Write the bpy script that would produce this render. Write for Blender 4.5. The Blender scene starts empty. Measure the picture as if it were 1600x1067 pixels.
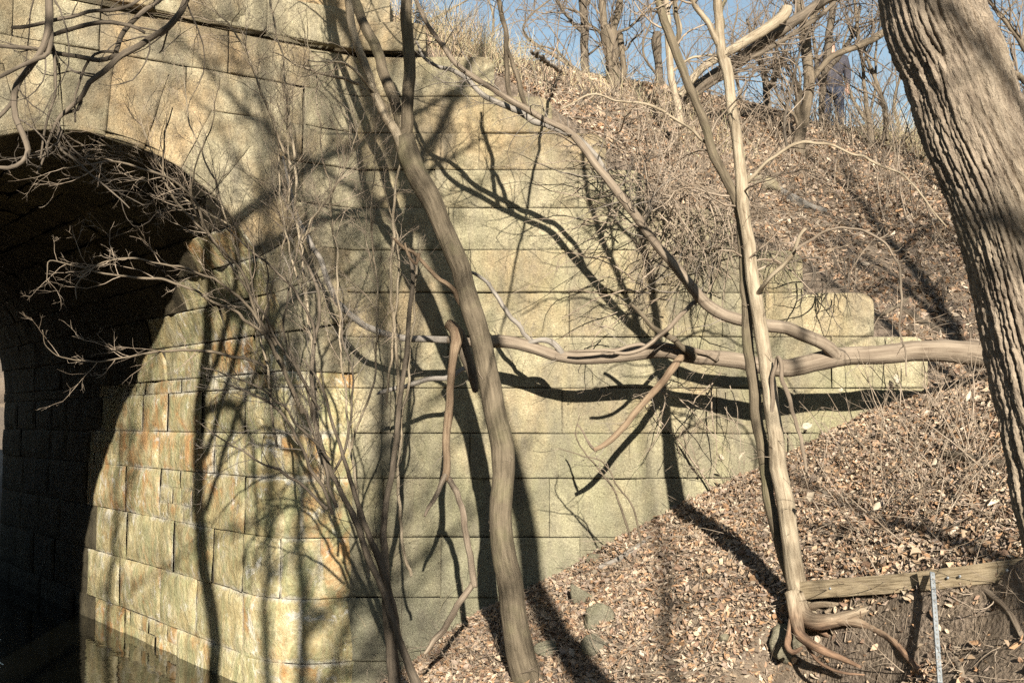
import bpy, math, random
import numpy as np

# ------------------------------------------------------------------ camera, sky, sun, exposure
sc = bpy.context.scene
COL = sc.collection
F, HZ, CX, CY, CAMZ = 1900.0, 660.0, 800.0, 533.5, 2.478
PITCH = math.atan((HZ - CY) / F)
CP, SP = math.cos(PITCH), math.sin(PITCH)
cam = bpy.data.cameras.new('camera')
cam.sensor_width = 36.0
cam.lens = 36.0 * F / 1600.0
cam.clip_end = 2000.0
cam.clip_start = 0.05
camo = bpy.data.objects.new('camera', cam)
COL.objects.link(camo)
camo.location = (0, 0, CAMZ)
camo.rotation_euler = (math.pi / 2 + PITCH, 0, 0)
sc.camera = camo
sc.cycles.use_denoising = False
sc.cycles.sample_clamp_indirect = 2.0
sc.cycles.max_bounces = 4
sc.cycles.diffuse_bounces = 1

AZ, EL = math.radians(4.6), math.radians(20.3)      # sun behind the camera, a little to the right
world = bpy.data.worlds.new('World')
sc.world = world
world.use_nodes = True
wn = world.node_tree
sky = wn.nodes.new('ShaderNodeTexSky')
sky.sky_type = 'NISHITA'
sky.sun_disc = False
sky.sun_elevation = EL
sky.sun_rotation = math.pi - AZ
sky.altitude = 200.0
sky.air_density = 1.25
sky.dust_density = 0.3
sky.ozone_density = 0.5
bg = wn.nodes['Background']
wn.links.new(sky.outputs[0], bg.inputs[0])
bg.inputs[1].default_value = 0.052
sun = bpy.data.lights.new('sun', 'SUN')
sun.energy = 5.0
sun.angle = math.radians(0.53)
sun.color = (1.0, 0.955, 0.86)
suno = bpy.data.objects.new('sun', sun)
COL.objects.link(suno)
suno.rotation_euler = (math.pi / 2 - EL, 0, AZ)
suno.location = (2, -20, 15)
sc.view_settings.view_transform = 'Standard'
sc.view_settings.look = 'None'
sc.view_settings.exposure = 1.33
sc.view_settings.gamma = 1.0

# ------------------------------------------------------------------ helpers
def at(px, py, Y):
    """world point seen at photo pixel (px, py) at world depth Y"""
    a = (px - CX) / F
    b = (CY - py) / F
    k = Y / (CP - b * SP)
    return np.array([a * k, Y, CAMZ + k * (SP + b * CP)])

_rs = np.random.RandomState(7)
_perm = _rs.permutation(256)
_perm = np.concatenate([_perm, _perm, _perm])
_grad = _rs.normal(size=(256, 3))
_grad /= np.linalg.norm(_grad, axis=1)[:, None]

def pn(p, s=1.0, off=0.0):
    """gradient noise, p (n,3), about -0.7..0.7"""
    p = np.asarray(p, float) * s + off
    i = np.floor(p).astype(np.int64)
    f = p - i
    u = f * f * f * (f * (f * 6 - 15) + 10)
    i &= 255
    out = 0
    for dx in (0, 1):
        wx = u[:, 0] if dx else 1 - u[:, 0]
        for dy in (0, 1):
            wy = u[:, 1] if dy else 1 - u[:, 1]
            for dz in (0, 1):
                wz = u[:, 2] if dz else 1 - u[:, 2]
                h = _perm[_perm[_perm[(i[:, 0] + dx) & 255] + ((i[:, 1] + dy) & 255)] + ((i[:, 2] + dz) & 255)]
                g = _grad[h]
                out = out + wx * wy * wz * (g[:, 0] * (f[:, 0] - dx) + g[:, 1] * (f[:, 1] - dy) + g[:, 2] * (f[:, 2] - dz))
    return out

def fbm(p, s, o=3, off=0.0):
    r = 0
    a = 1.0
    for k in range(o):
        r = r + a * pn(p, s, off + 17.3 * k)
        s *= 2.1
        a *= 0.5
    return r

def sstep(a, b, x):
    t = np.clip((x - a) / (b - a), 0, 1)
    return t * t * (3 - 2 * t)

def nrm(v):
    return v / (np.linalg.norm(v, axis=-1, keepdims=True) + 1e-12)

def build(name, V, Q, mat, parent=None, attrs=None, smooth=True, mats=None):
    """link ONE mesh object from vertex array and quad (or triangle) array"""
    V = np.asarray(V, np.float32).reshape(-1, 3)
    Q = np.asarray(Q, np.int32)
    off = np.array(parent.location, np.float32) if parent is not None else np.zeros(3, np.float32)
    if parent is not None and parent.parent is not None:
        off = off + np.array(parent.parent.location, np.float32)
    me = bpy.data.meshes.new(name)
    n, k = Q.shape
    me.vertices.add(len(V))
    me.vertices.foreach_set('co', (V - off).ravel())
    me.loops.add(n * k)
    me.loops.foreach_set('vertex_index', Q.ravel())
    me.polygons.add(n)
    me.polygons.foreach_set('loop_start', np.arange(0, n * k, k, dtype=np.int32))
    me.polygons.foreach_set('use_smooth', np.full(n, smooth))
    me.update(calc_edges=True)
    for an, (ty, data) in (attrs or {}).items():
        at_ = me.attributes.new(an, ty, 'POINT')
        data = np.asarray(data, np.float32)
        if ty == 'FLOAT_COLOR':
            if data.shape[1] == 3:
                data = np.hstack([data, np.ones((len(data), 1), np.float32)])
            at_.data.foreach_set('color', data.ravel())
        elif ty == 'FLOAT_VECTOR':
            at_.data.foreach_set('vector', data.ravel())
        else:
            at_.data.foreach_set('value', data.ravel())
    me.validate()
    me.materials.append(mat)
    o = bpy.data.objects.new(name, me)
    COL.objects.link(o)
    if parent is not None:
        o.parent = parent
    return o

def tag(o, label=None, cat=None, group=None, kind=None):
    if label: o['label'] = label
    if cat: o['category'] = cat
    if group: o['group'] = group
    if kind: o['kind'] = kind
    return o

def empty(name, loc, label, cat, group=None):
    o = bpy.data.objects.new(name, None)
    o.empty_display_size = 0.1
    o.location = [float(c) for c in loc]
    COL.objects.link(o)
    return tag(o, label, cat, group)

class Geo:
    """collects pieces, then builds ONE mesh"""
    def __init__(s):
        s.v, s.q, s.a, s.n = [], [], {}, 0
    def add(s, V, Q, **attrs):
        V = np.asarray(V, float).reshape(-1, 3)
        s.v.append(V)
        s.q.append(np.asarray(Q, np.int64) + s.n)
        for k, d in attrs.items():
            s.a.setdefault(k, []).append(d)
        s.n += len(V)
    def build(s, name, mat, parent=None, types=None, smooth=True):
        if not s.v:
            return None
        at_ = {k: (types[k], np.concatenate(d)) for k, d in s.a.items()} if types else {}
        return build(name, np.concatenate(s.v), np.concatenate(s.q), mat, parent, at_, smooth)

def grid_quads(nu, nv):
    i = np.arange(nu - 1)[:, None] * nv + np.arange(nv - 1)[None, :]
    return np.stack([i, i + nv, i + nv + 1, i + 1], -1).reshape(-1, 4)

# ---- tubes
def catmull(P, step):
    P = np.asarray(P, float)
    n = len(P)
    E = np.vstack([2 * P[0] - P[1], P, 2 * P[-1] - P[-2]])
    out = []
    for i in range(n - 1):
        a, b, c, d = E[i], E[i + 1], E[i + 2], E[i + 3]
        L = np.linalg.norm((c - b)[:3])
        m = max(2, int(L / step))
        t = np.linspace(0, 1, m, endpoint=False)[:, None]
        out.append(0.5 * ((2 * b) + (-a + c) * t + (2 * a - 5 * b + 4 * c - d) * t ** 2 + (-a + 3 * b - 3 * c + d) * t ** 3))
    out.append(P[-1:])
    return np.vstack(out)

def tube(PR, sides=10, step=0.06, lump=0.05, seed=0, wob=0.0, cap=True, smoothed=True):
    """PR (n,4) centre + radius -> verts, quads, bark coordinates, smoothed path"""
    PR = np.asarray(PR, float)
    S = catmull(PR, step) if smoothed else PR
    P, R = S[:, :3].copy(), np.maximum(S[:, 3], 0.0012)
    if wob:
        w = np.stack([fbm(P, 2.2, 3, seed + 3.1 + 40 * k) for k in range(3)], 1)
        P += wob * w
    T = nrm(np.gradient(P, axis=0))
    ref = np.array([0.3, 0.9, 0.2]) if abs(T[0] @ np.array([0.3, 0.9, 0.2])) < 0.85 else np.array([1.0, 0, 0.1])
    N = np.zeros_like(P)
    v = nrm(ref - T[0] * (ref @ T[0]))
    for i in range(len(P)):
        v = v - T[i] * (v @ T[i])
        v = v / (np.linalg.norm(v) + 1e-12)
        N[i] = v
    B = np.cross(T, N)
    th = np.linspace(0, 2 * np.pi, sides, endpoint=False)
    cs, sn = np.cos(th), np.sin(th)
    ring = N[:, None, :] * cs[None, :, None] + B[:, None, :] * sn[None, :, None]
    s = np.concatenate([[0], np.cumsum(np.linalg.norm(np.diff(P, axis=0), axis=1))])
    rr = np.repeat(R[:, None], sides, 1)
    bark = np.stack([rr * cs, rr * sn, np.repeat(s[:, None], sides, 1)], -1)
    if lump:
        q = bark.reshape(-1, 3).copy()
        q[:, :2] *= 1.0
        rr = rr * (1 + lump * 1.6 * fbm(q / max(R.mean(), .004) * 0.35, 1.0, 2, seed * 1.7).reshape(rr.shape))
    V = P[:, None, :] + ring * rr[:, :, None]
    V = V.reshape(-1, 3)
    bark = bark.reshape(-1, 3)
    n = len(P)
    i = np.arange(n - 1)[:, None] * sides
    j = np.arange(sides)[None, :]
    j2 = (j + 1) % sides
    Q = np.stack([i + j, i + j2, i + sides + j2, i + sides + j], -1).reshape(-1, 4)
    if cap:
        for e, base in ((0, 0), (n - 1, (n - 1) * sides)):
            c = len(V)
            d = -T[0] if e == 0 else T[-1]
            rng = np.random.RandomState(seed + e)
            jag = ring[e] * (R[e] * 0.45) + P[e] + d * (R[e] * rng.uniform(0.05, .45, (sides, 1)))
            V = np.vstack([V, jag, (P[e] + d * R[e] * .3)[None]])
            bark = np.vstack([bark, np.repeat(bark[base:base + 1], sides + 1, 0)])
            jj = np.arange(sides)
            Q = np.vstack([Q, np.stack([base + jj, base + (jj + 1) % sides, c + (jj + 1) % sides, c + jj], -1)])
            h = jj[::2]
            Q = np.vstack([Q, np.stack([c + h, c + (h + 1) % sides, c + (h + 2) % sides, np.full(len(h), c + sides)], -1)])
    return V, Q, bark, np.hstack([P, R[:, None]])

def tubes(P, R, sides=3):
    """many thin tubes at once, P (m,n,3) R (m,n)"""
    m, n, _ = P.shape
    T = nrm(np.gradient(P, axis=1))
    ref = np.where(np.abs(T[..., 2:3]) > 0.9, np.array([1.0, 0, 0]), np.array([0, 0, 1.0]))
    N = nrm(np.cross(T, ref))
    B = np.cross(T, N)
    th = np.linspace(0, 2 * np.pi, sides, endpoint=False)
    V = P[:, :, None, :] + R[:, :, None, None] * (N[:, :, None, :] * np.cos(th)[None, None, :, None] + B[:, :, None, :] * np.sin(th)[None, None, :, None])
    base = (np.arange(m) * n * sides)[:, None, None] + (np.arange(n - 1) * sides)[None, :, None]
    j = np.arange(sides)[None, None, :]
    j2 = (j + 1) % sides
    Q = np.stack([base + j, base + j2, base + sides + j2, base + sides + j], -1).reshape(-1, 4)
    return V.reshape(-1, 3), Q

def grow(rng, S, D, L, R, n=7, wob=0.22, up=0.0, tip=0.3):
    m = len(S)
    P = np.zeros((m, n, 3))
    P[:, 0] = S
    d = nrm(D)
    L = np.asarray(L, float).reshape(-1, 1) * np.ones((m, 1))
    bend = rng.normal(size=(m, 3)) * wob * 0.45
    for i in range(1, n):
        d = nrm(d + rng.normal(size=(m, 3)) * wob + bend + np.array([0, 0, up]))
        P[:, i] = P[:, i - 1] + d * L / (n - 1)
    Rr = np.asarray(R, float).reshape(-1, 1) * np.linspace(1, tip, n)[None, :] * np.ones((m, 1))
    return P, Rr

def kids(rng, P, R, k, lf, rf, spread=1.0, lo=0.2, hi=0.97, rmin=0.0016, **kw):
    """k side twigs on every twig of P"""
    m, n, _ = P.shape
    idx = np.repeat(np.arange(m), k)
    t = rng.uniform(lo, hi, m * k) * (n - 1)
    i0 = np.minimum(t.astype(int), n - 2)
    fr = (t - i0)[:, None]
    S = P[idx, i0] * (1 - fr) + P[idx, i0 + 1] * fr
    T = nrm(P[idx, i0 + 1] - P[idx, i0])
    side = rng.normal(size=(m * k, 3))
    side = nrm(side - T * (side * T).sum(1, keepdims=True))
    L = np.linalg.norm(np.diff(P, axis=1), axis=2).sum(1)[idx] * lf * rng.uniform(.4, 1.2, m * k) * (1.15 - 0.6 * t / (n - 1))
    r = np.maximum((R[idx, i0] * rf), rmin)
    return grow(rng, S, T + side * spread * rng.uniform(.5, 1.2, (m * k, 1)), L, r, **kw)

def along(rng, path, k, lo=0.1, hi=1.0):
    """k random stations on a (n,4) path -> position, tangent, radius"""
    t = rng.uniform(lo, hi, k) * (len(path) - 1.001)
    i = t.astype(int)
    f = (t - i)[:, None]
    p = path[i] * (1 - f) + path[i + 1] * f
    T = nrm(path[np.minimum(i + 1, len(path) - 1), :3] - path[i, :3])
    return p[:, :3], T, p[:, 3]

# ------------------------------------------------------------------ materials
class M:
    def __init__(s, name):
        s.m = bpy.data.materials.new(name)
        s.m.use_nodes = True
        s.t = s.m.node_tree
        s.b = s.t.nodes['Principled BSDF']
        s.out = s.t.nodes['Material Output']
        s.b.inputs['Specular IOR Level'].default_value = 0.2
        s.b.inputs['Roughness'].default_value = 0.85
    def n(s, ty, **kw):
        x = s.t.nodes.new(ty)
        for k, v in kw.items():
            if k in x.inputs.keys() if hasattr(x.inputs, 'keys') else False:
                s.set(x.inputs[k], v)
            else:
                setattr(x, k, v)
        return x
    def set(s, sock, v):
        if hasattr(v, 'is_output'):
            s.t.links.new(v, sock)
        else:
            sock.default_value = v
    def coord(s, attr=None, scale=(1, 1, 1), loc=(0, 0, 0), rot=(0, 0, 0)):
        if attr:
            c = s.n('ShaderNodeAttribute', attribute_name=attr).outputs['Vector']
        else:
            c = s.n('ShaderNodeNewGeometry').outputs['Position']
        mp = s.n('ShaderNodeMapping')
        s.set(mp.inputs['Vector'], c)
        mp.inputs['Scale'].default_value = scale
        mp.inputs['Location'].default_value = loc
        mp.inputs['Rotation'].default_value = rot
        return mp.outputs[0]
    def noise(s, vec, scale, detail=4, rough=0.55, dist=0.0):
        x = s.n('ShaderNodeTexNoise')
        s.set(x.inputs['Vector'], vec)
        x.inputs['Scale'].default_value = scale
        x.inputs['Detail'].default_value = detail
        x.inputs['Roughness'].default_value = rough
        x.inputs['Distortion'].default_value = dist
        return x.outputs['Fac']
    def voro(s, vec, scale, feature='F1', out='Distance', rnd=1.0):
        x = s.n('ShaderNodeTexVoronoi')
        x.feature = feature
        s.set(x.inputs['Vector'], vec)
        x.inputs['Scale'].default_value = scale
        x.inputs['Randomness'].default_value = rnd
        return x.outputs[out]
    def ramp(s, fac, stops):
        x = s.n('ShaderNodeValToRGB')
        s.set(x.inputs[0], fac)
        e = x.color_ramp.elements
        while len(e) < len(stops):
            e.new(0.5)
        for el, (p, c) in zip(e, stops):
            el.position = p
            el.color = (c[0], c[1], c[2], 1) if not isinstance(c, (int, float)) else (c, c, c, 1)
        return x.outputs[0]
    def mix(s, fac, a, b, mode='MIX'):
        x = s.n('ShaderNodeMix')
        x.data_type = 'RGBA'
        x.blend_type = mode
        x.clamp_factor = True
        s.set(x.inputs[0], fac)
        for sock, v in ((x.inputs[6], a), (x.inputs[7], b)):
            s.set(sock, (v[0], v[1], v[2], 1) if isinstance(v, tuple) else v)
        return x.outputs[2]
    def math(s, op, a, b=0.0, c=None):
        x = s.n('ShaderNodeMath')
        x.operation = op
        s.set(x.inputs[0], a)
        s.set(x.inputs[1], b)
        if c is not None: s.set(x.inputs[2], c)
        return x.outputs[0]
    def attr(s, name, out='Color'):
        return s.n('ShaderNodeAttribute', attribute_name=name).outputs[out]
    def bump(s, h, dist=0.02, strength=1.0, prev=None):
        x = s.n('ShaderNodeBump')
        s.set(x.inputs['Height'], h)
        x.inputs['Distance'].default_value = dist
        x.inputs['Strength'].default_value = strength
        if prev is not None: s.set(x.inputs['Normal'], prev)
        return x.outputs[0]
    def done(s, color, normal=None, rough=None):
        s.set(s.b.inputs['Base Color'], color if not isinstance(color, tuple) else (*color, 1))
        if normal is not None: s.set(s.b.inputs['Normal'], normal)
        if rough is not None: s.set(s.b.inputs['Roughness'], rough)
        return s.m

def mat_stone(name, warm=0.5, green=0.3, wet=False, pit=0.6, dark=1.0):
    m = M(name)
    P = m.coord()
    blk = m.attr('blk')
    sep = m.n('ShaderNodeSeparateColor')
    m.set(sep.inputs[0], blk)
    big = m.noise(P, 0.9, 4, .6)
    mid = m.noise(P, 5.0, 6, .65)
    fine = m.noise(P, 30.0, 6, .75)
    grain = m.noise(P, 85.0, 3, .7)
    streak = m.noise(m.coord(scale=(3.2, 3.2, .45)), 2.2, 5, .6, .4)
    base = m.ramp(mid, [(.22, (.19, .165, .108)), (.42, (.38, .338, .228)), (.58, (.50, .45, .312)), (.8, (.60, .55, .405))])
    tint = m.mix(sep.outputs[0], (.74, .70, .63), (1.13, 1.08, 1.0))
    col = m.mix(1.0, base, tint, 'MULTIPLY')
    # rusty warm zones
    w = m.ramp(m.math('ADD', m.noise(P, 1.7, 5, .6), m.math('MULTIPLY', sep.outputs[1], .25)), [(.58, 0.0), (.82, warm)])
    col = m.mix(w, col, (.46, .27, .11))
    # olive lichen film
    zz = m.n('ShaderNodeSeparateXYZ')
    m.set(zz.inputs[0], m.coord())
    low = m.n('ShaderNodeMapRange')
    m.set(low.inputs[0], zz.outputs[2])
    low.inputs[1].default_value = 5.6
    low.inputs[2].default_value = 0.6
    low.inputs[3].default_value = -.08
    low.inputs[4].default_value = .17
    g = m.ramp(m.math('ADD', m.math('ADD', m.math('MULTIPLY', big, .55), m.math('MULTIPLY', streak, .45)), low.outputs[0]), [(.40, 0.0), (.66, green)])
    col = m.mix(g, col, m.mix(fine, (.15, .145, .07), (.32, .305, .165)))
    # damp grey-olive growth on the lowest courses
    wet_ = m.n('ShaderNodeMapRange')
    m.set(wet_.inputs[0], m.math('ADD', zz.outputs[2], m.math('MULTIPLY', m.noise(P, 1.3, 5, .65), -2.4)))
    wet_.inputs[1].default_value = 1.1
    wet_.inputs[2].default_value = -.6
    wet_.inputs[3].default_value = 0.0
    wet_.inputs[4].default_value = .75 if green > .5 else .3
    col = m.mix(wet_.outputs[0], col, m.mix(fine, (.12, .115, .07), (.27, .26, .18)))
    # grey soot streaks and black specks
    dk = m.ramp(m.noise(m.coord(scale=(2.4, 2.4, .8), loc=(3, 1, 7)), 1.5, 6, .68), [(.42, 0.0), (.68, .80)])
    col = m.mix(dk, col, (.145, .125, .09))
    sp = m.ramp(m.noise(P, 34.0, 3, .6), [(.60, 0.0), (.75, pit)])
    col = m.mix(sp, col, (.10, .08, .05))
    col = m.mix(m.math('MULTIPLY', fine, .5), col, m.mix(1.0, col, (.55, .53, .5), 'MULTIPLY'))
    col = m.mix(.10, col, (.33, .30, .265))
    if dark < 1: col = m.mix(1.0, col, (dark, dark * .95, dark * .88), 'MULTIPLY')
    h = m.math('ADD', m.math('MULTIPLY', mid, .9), m.math('MULTIPLY', fine, .32))
    col = m.mix(m.ramp(grain, [(.44, .55), (.58, 0.0)]), col, m.mix(1.0, col, (.52, .49, .44), 'MULTIPLY'))
    col = m.mix(m.ramp(grain, [(.55, 0.0), (.68, .5)]), col, m.mix(1.0, col, (1.45, 1.4, 1.25), 'MULTIPLY'))
    h = m.math('SUBTRACT', m.math('ADD', h, m.math('MULTIPLY', grain, .18)), m.math('MULTIPLY', sp, .35))
    nb = m.bump(h, .04, 1.0)
    return m.done(col, nb, .5 if wet else .9)

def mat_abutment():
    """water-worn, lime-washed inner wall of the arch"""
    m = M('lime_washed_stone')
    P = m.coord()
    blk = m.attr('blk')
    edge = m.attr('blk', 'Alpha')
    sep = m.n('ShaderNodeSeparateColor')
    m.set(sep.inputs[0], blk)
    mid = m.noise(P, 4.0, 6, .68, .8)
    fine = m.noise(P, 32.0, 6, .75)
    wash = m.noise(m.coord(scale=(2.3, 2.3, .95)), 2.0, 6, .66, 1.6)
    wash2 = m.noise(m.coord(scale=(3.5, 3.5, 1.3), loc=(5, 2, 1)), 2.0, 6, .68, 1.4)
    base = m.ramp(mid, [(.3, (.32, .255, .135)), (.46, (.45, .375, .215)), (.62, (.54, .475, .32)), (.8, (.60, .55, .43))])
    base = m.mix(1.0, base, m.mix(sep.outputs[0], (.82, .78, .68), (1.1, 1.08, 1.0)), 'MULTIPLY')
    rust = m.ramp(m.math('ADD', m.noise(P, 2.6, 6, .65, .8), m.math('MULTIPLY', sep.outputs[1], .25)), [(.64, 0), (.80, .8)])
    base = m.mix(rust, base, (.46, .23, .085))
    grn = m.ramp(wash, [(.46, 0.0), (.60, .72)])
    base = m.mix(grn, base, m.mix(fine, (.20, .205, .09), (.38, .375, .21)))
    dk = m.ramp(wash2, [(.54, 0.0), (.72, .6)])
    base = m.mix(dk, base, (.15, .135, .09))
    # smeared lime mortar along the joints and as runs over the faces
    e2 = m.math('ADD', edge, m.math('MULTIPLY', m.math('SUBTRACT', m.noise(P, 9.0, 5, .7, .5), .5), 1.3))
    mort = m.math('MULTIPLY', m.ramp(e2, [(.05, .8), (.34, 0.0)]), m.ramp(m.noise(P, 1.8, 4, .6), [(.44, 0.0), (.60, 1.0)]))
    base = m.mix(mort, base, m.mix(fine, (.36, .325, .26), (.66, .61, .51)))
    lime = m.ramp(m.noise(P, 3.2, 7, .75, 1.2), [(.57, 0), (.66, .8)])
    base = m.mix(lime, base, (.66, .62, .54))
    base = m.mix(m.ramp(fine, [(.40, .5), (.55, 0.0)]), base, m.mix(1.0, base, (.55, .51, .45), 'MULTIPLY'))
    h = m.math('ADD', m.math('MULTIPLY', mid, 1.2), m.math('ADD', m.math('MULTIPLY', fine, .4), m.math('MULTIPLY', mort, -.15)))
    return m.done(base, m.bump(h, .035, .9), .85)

def mat_bark(name, dark, light, kz=0.16, sc_=90.0, bumpd=.006, moss=0.0, rough=.9):
    m = M(name)
    P = m.coord('bark', scale=(1, 1, kz))
    a = m.noise(P, sc_, 5, .62, .25)
    b = m.noise(m.coord('bark', scale=(1, 1, .6)), sc_ * .12, 4, .6)
    c = m.noise(m.coord('bark', scale=(1, 1, 1)), sc_ * 2.2, 3, .6)
    f = m.math('ADD', m.math('MULTIPLY', a, .6), m.math('MULTIPLY', b, .4))
    col = m.ramp(f, [(.36, dark), (.5, tuple(.5 * (x + y) for x, y in zip(dark, light))), (.64, light)])
    col = m.mix(m.ramp(b, [(.55, 0.0), (.72, .4)]), col, tuple(x * .6 for x in dark))
    if moss:
        col = m.mix(m.ramp(m.noise(m.coord(), 3.0, 5, .6), [(.5, 0.0), (.7, moss)]), col, (.19, .19, .08))
    h = m.math('ADD', a, m.math('MULTIPLY', c, .35))
    return m.done(col, m.bump(h, bumpd, .9), rough)

def mat_twig(name, dark, light):
    m = M(name)
    n = m.noise(m.coord(), 6.0, 4, .6)
    n2 = m.noise(m.coord(), 60.0, 2, .6)
    col = m.mix(m.ramp(n, [(.35, 0.0), (.65, 1.0)]), dark, light)
    col = m.mix(m.math('MULTIPLY', n2, .6), col, tuple(x * .7 for x in dark))
    return m.done(col, None, .8)

def mat_soil():
    m = M('soil')
    P = m.coord()
    a = m.noise(P, 2.0, 6, .65)
    b = m.noise(P, 28.0, 6, .7)
    c = m.voro(P, 34.0)
    col = m.ramp(b, [(.3, (.08, .058, .042)), (.5, (.20, .15, .11)), (.7, (.33, .26, .195))])
    col = m.mix(m.ramp(a, [(.4, 0.0), (.62, .6)]), col, (.22, .165, .11))
    h = m.math('ADD', m.math('MULTIPLY', b, 1.0), m.math('MULTIPLY', c, .5))
    return m.done(col, m.bump(h, .05, 1.0), .95)

def mat_attr(name, rough=.75, trans=0.0, var=.35):
    m = M(name)
    c = m.attr('tint')
    n = m.noise(m.coord(), 70.0, 3, .6)
    col = m.mix(m.math('MULTIPLY', n, var * 2), c, m.mix(1.0, c, (.55, .5, .45), 'MULTIPLY'))
    m.done(col, None, rough)
    return m.m

def mat_water():
    m = M('creek_water')
    P = m.coord(scale=(1, 1, 1))
    a = m.noise(P, 2.4, 3, .5, .4)
    b = m.noise(m.coord(scale=(1.2, .5, 1), rot=(0, 0, .6)), 9.0, 3, .5)
    h = m.math('ADD', a, m.math('MULTIPLY', b, .35))
    m.b.inputs['IOR'].default_value = 1.33
    m.b.inputs['Specular IOR Level'].default_value = .5
    return m.done((.003, .003, .002), m.bump(h, .010, .5), .04)

def mat_plain(name, col, rough=.6, metal=0.0, nscale=25.0, amt=.3, bump=.003):
    m = M(name)
    n = m.noise(m.coord(), nscale, 5, .65)
    c = m.mix(m.ramp(n, [(.35, 0.0), (.7, 1.0)]), tuple(x * (1 - amt) for x in col), tuple(min(1, x * (1 + amt * .6)) for x in col))
    m.b.inputs['Metallic'].default_value = metal
    return m.done(c, m.bump(n, bump, .7), rough)

def mat_timber():
    m = M('weathered_timber')
    P = m.coord('bark', scale=(1, 1, .06))
    a = m.noise(P, 110.0, 5, .65, .4)
    b = m.noise(m.coord('bark'), 5.0, 4, .6)
    col = m.ramp(a, [(.35, (.12, .085, .05)), (.5, (.30, .23, .14)), (.68, (.42, .33, .215))])
    col = m.mix(m.ramp(b, [(.5, 0.0), (.7, .5)]), col, (.17, .14, .10))
    return m.done(col, m.bump(a, .006, .8), .85)

STONE = mat_stone('wing_sandstone', .45, .72, pit=.4)
SPAND = mat_stone('arch_sandstone', .55, .25, pit=.35)
VAULT = mat_stone('shade_darkened_vault_stone', .15, .25, pit=.7, dark=.30)  # arch stone darkened overall: the tunnel's shade put into its colour
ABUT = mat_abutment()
MORTAR = mat_plain('dark_joint', (.15, .125, .085), .95, 0, 30, .5, .01)
BARK_MAIN = mat_bark('brown_smooth_bark', (0.060, 0.046, 0.029), (0.183, 0.143, 0.094), .10, 48, .012, .22)
BARK_PALE = mat_bark('pale_tan_bark', (0.14, 0.103, 0.064), (0.40, 0.325, 0.225), .12, 48, .011)
BARK_BIG = mat_bark('furrowed_bark', (.12, .088, .062), (.36, .285, .205), .22, 75, .012, .10)
BARK_DARK = mat_bark('dark_grey_bark', (0.055, 0.043, 0.030), (0.170, 0.132, 0.094), .15, 45, .007)
BARK_BG = mat_bark('grey_brown_bark', (0.072, 0.056, 0.038), (0.202, 0.155, 0.104), .15, 35, .01)
DEAD = mat_bark('bleached_dead_wood', (0.099, 0.071, 0.048), (0.279, 0.220, 0.158), .05, 45, .009)
DEAD_GREY = mat_bark('silver_grey_dead_wood', (0.137, 0.115, 0.093), (0.324, 0.284, 0.235), .05, 45, .008)
DEAD_RED = mat_bark('reddish_dead_wood', (0.098, 0.058, 0.034), (0.260, 0.189, 0.119), .10, 45, .008)
ROOT = mat_bark('wet_root_bark', (.07, .04, .025), (.27, .165, .10), .1, 45, .008)
TWIG = mat_twig('tan_twig', (0.20, 0.147, 0.10), (0.41, 0.325, 0.24))
TWIG_GREY = mat_twig('grey_twig', (0.152, 0.124, 0.096), (0.296, 0.248, 0.200))
TWIG_DARK = mat_twig('dark_twig', (0.070, 0.055, 0.040), (0.154, 0.122, 0.091))
TWIG_BG = mat_twig('far_twig', (0.151, 0.112, 0.079), (0.259, 0.202, 0.149))
def mat_root():
    m = M('root_bark')
    P = m.coord('bark', scale=(1, 1, .12))
    a = m.noise(P, 48, 5, .62, .25)
    pale = m.ramp(a, [(.36, (.17, .125, .08)), (.64, (.34, .275, .19))])
    red = m.ramp(a, [(.36, (.075, .045, .03)), (.64, (.27, .165, .10))])
    z = m.n('ShaderNodeSeparateXYZ')
    m.set(z.inputs[0], m.coord())
    f = m.math('ADD', z.outputs[2], m.math('MULTIPLY', m.noise(m.coord(), 9.0, 4, .6), .22))
    k = m.ramp(m.math('SUBTRACT', f, .62), [(.57, 1.0), (.76, 0.0)])
    return m.done(m.mix(k, pale, red), m.bump(a, .010, .9), .85)
ROOT2 = mat_root()
SOIL = mat_soil()
LEAFM = mat_attr('dry_leaf', .6)
GRASSM = mat_attr('dry_grass', .7, var=.2)
WATER = mat_water()
TIMBER = mat_timber()
STEEL = mat_plain('galvanised_steel', (.27, .28, .28), .6, .4, 40, .35, .001)
ROCK = mat_stone('mossy_rock', .25, .6, pit=.4)

# ------------------------------------------------------------------ bridge geometry frame
C0 = np.array([-2.05, 11.0, 0.0])
TILT = 0.6175
Lv = np.array([-math.cos(TILT), -math.sin(TILT), 0.0])     # along the arch face, to the left
Dv = np.array([-math.sin(TILT), math.cos(TILT), 0.0])      # into the tunnel
R_, B_, Z0 = 1.83, 1.93, CAMZ + 0.464
TH = -0.70                                                   # hinge of arch face and wing wall
HX, HY = (C0 + TH * Lv)[0], (C0 + TH * Lv)[1]
YW = HY                                                      # wing wall plane
TUN = 10.7
RING = 0.62
def zw(py): return at(700, py, YW)[2]
def xw(px): return at(px, 600, YW)[0]

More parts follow.
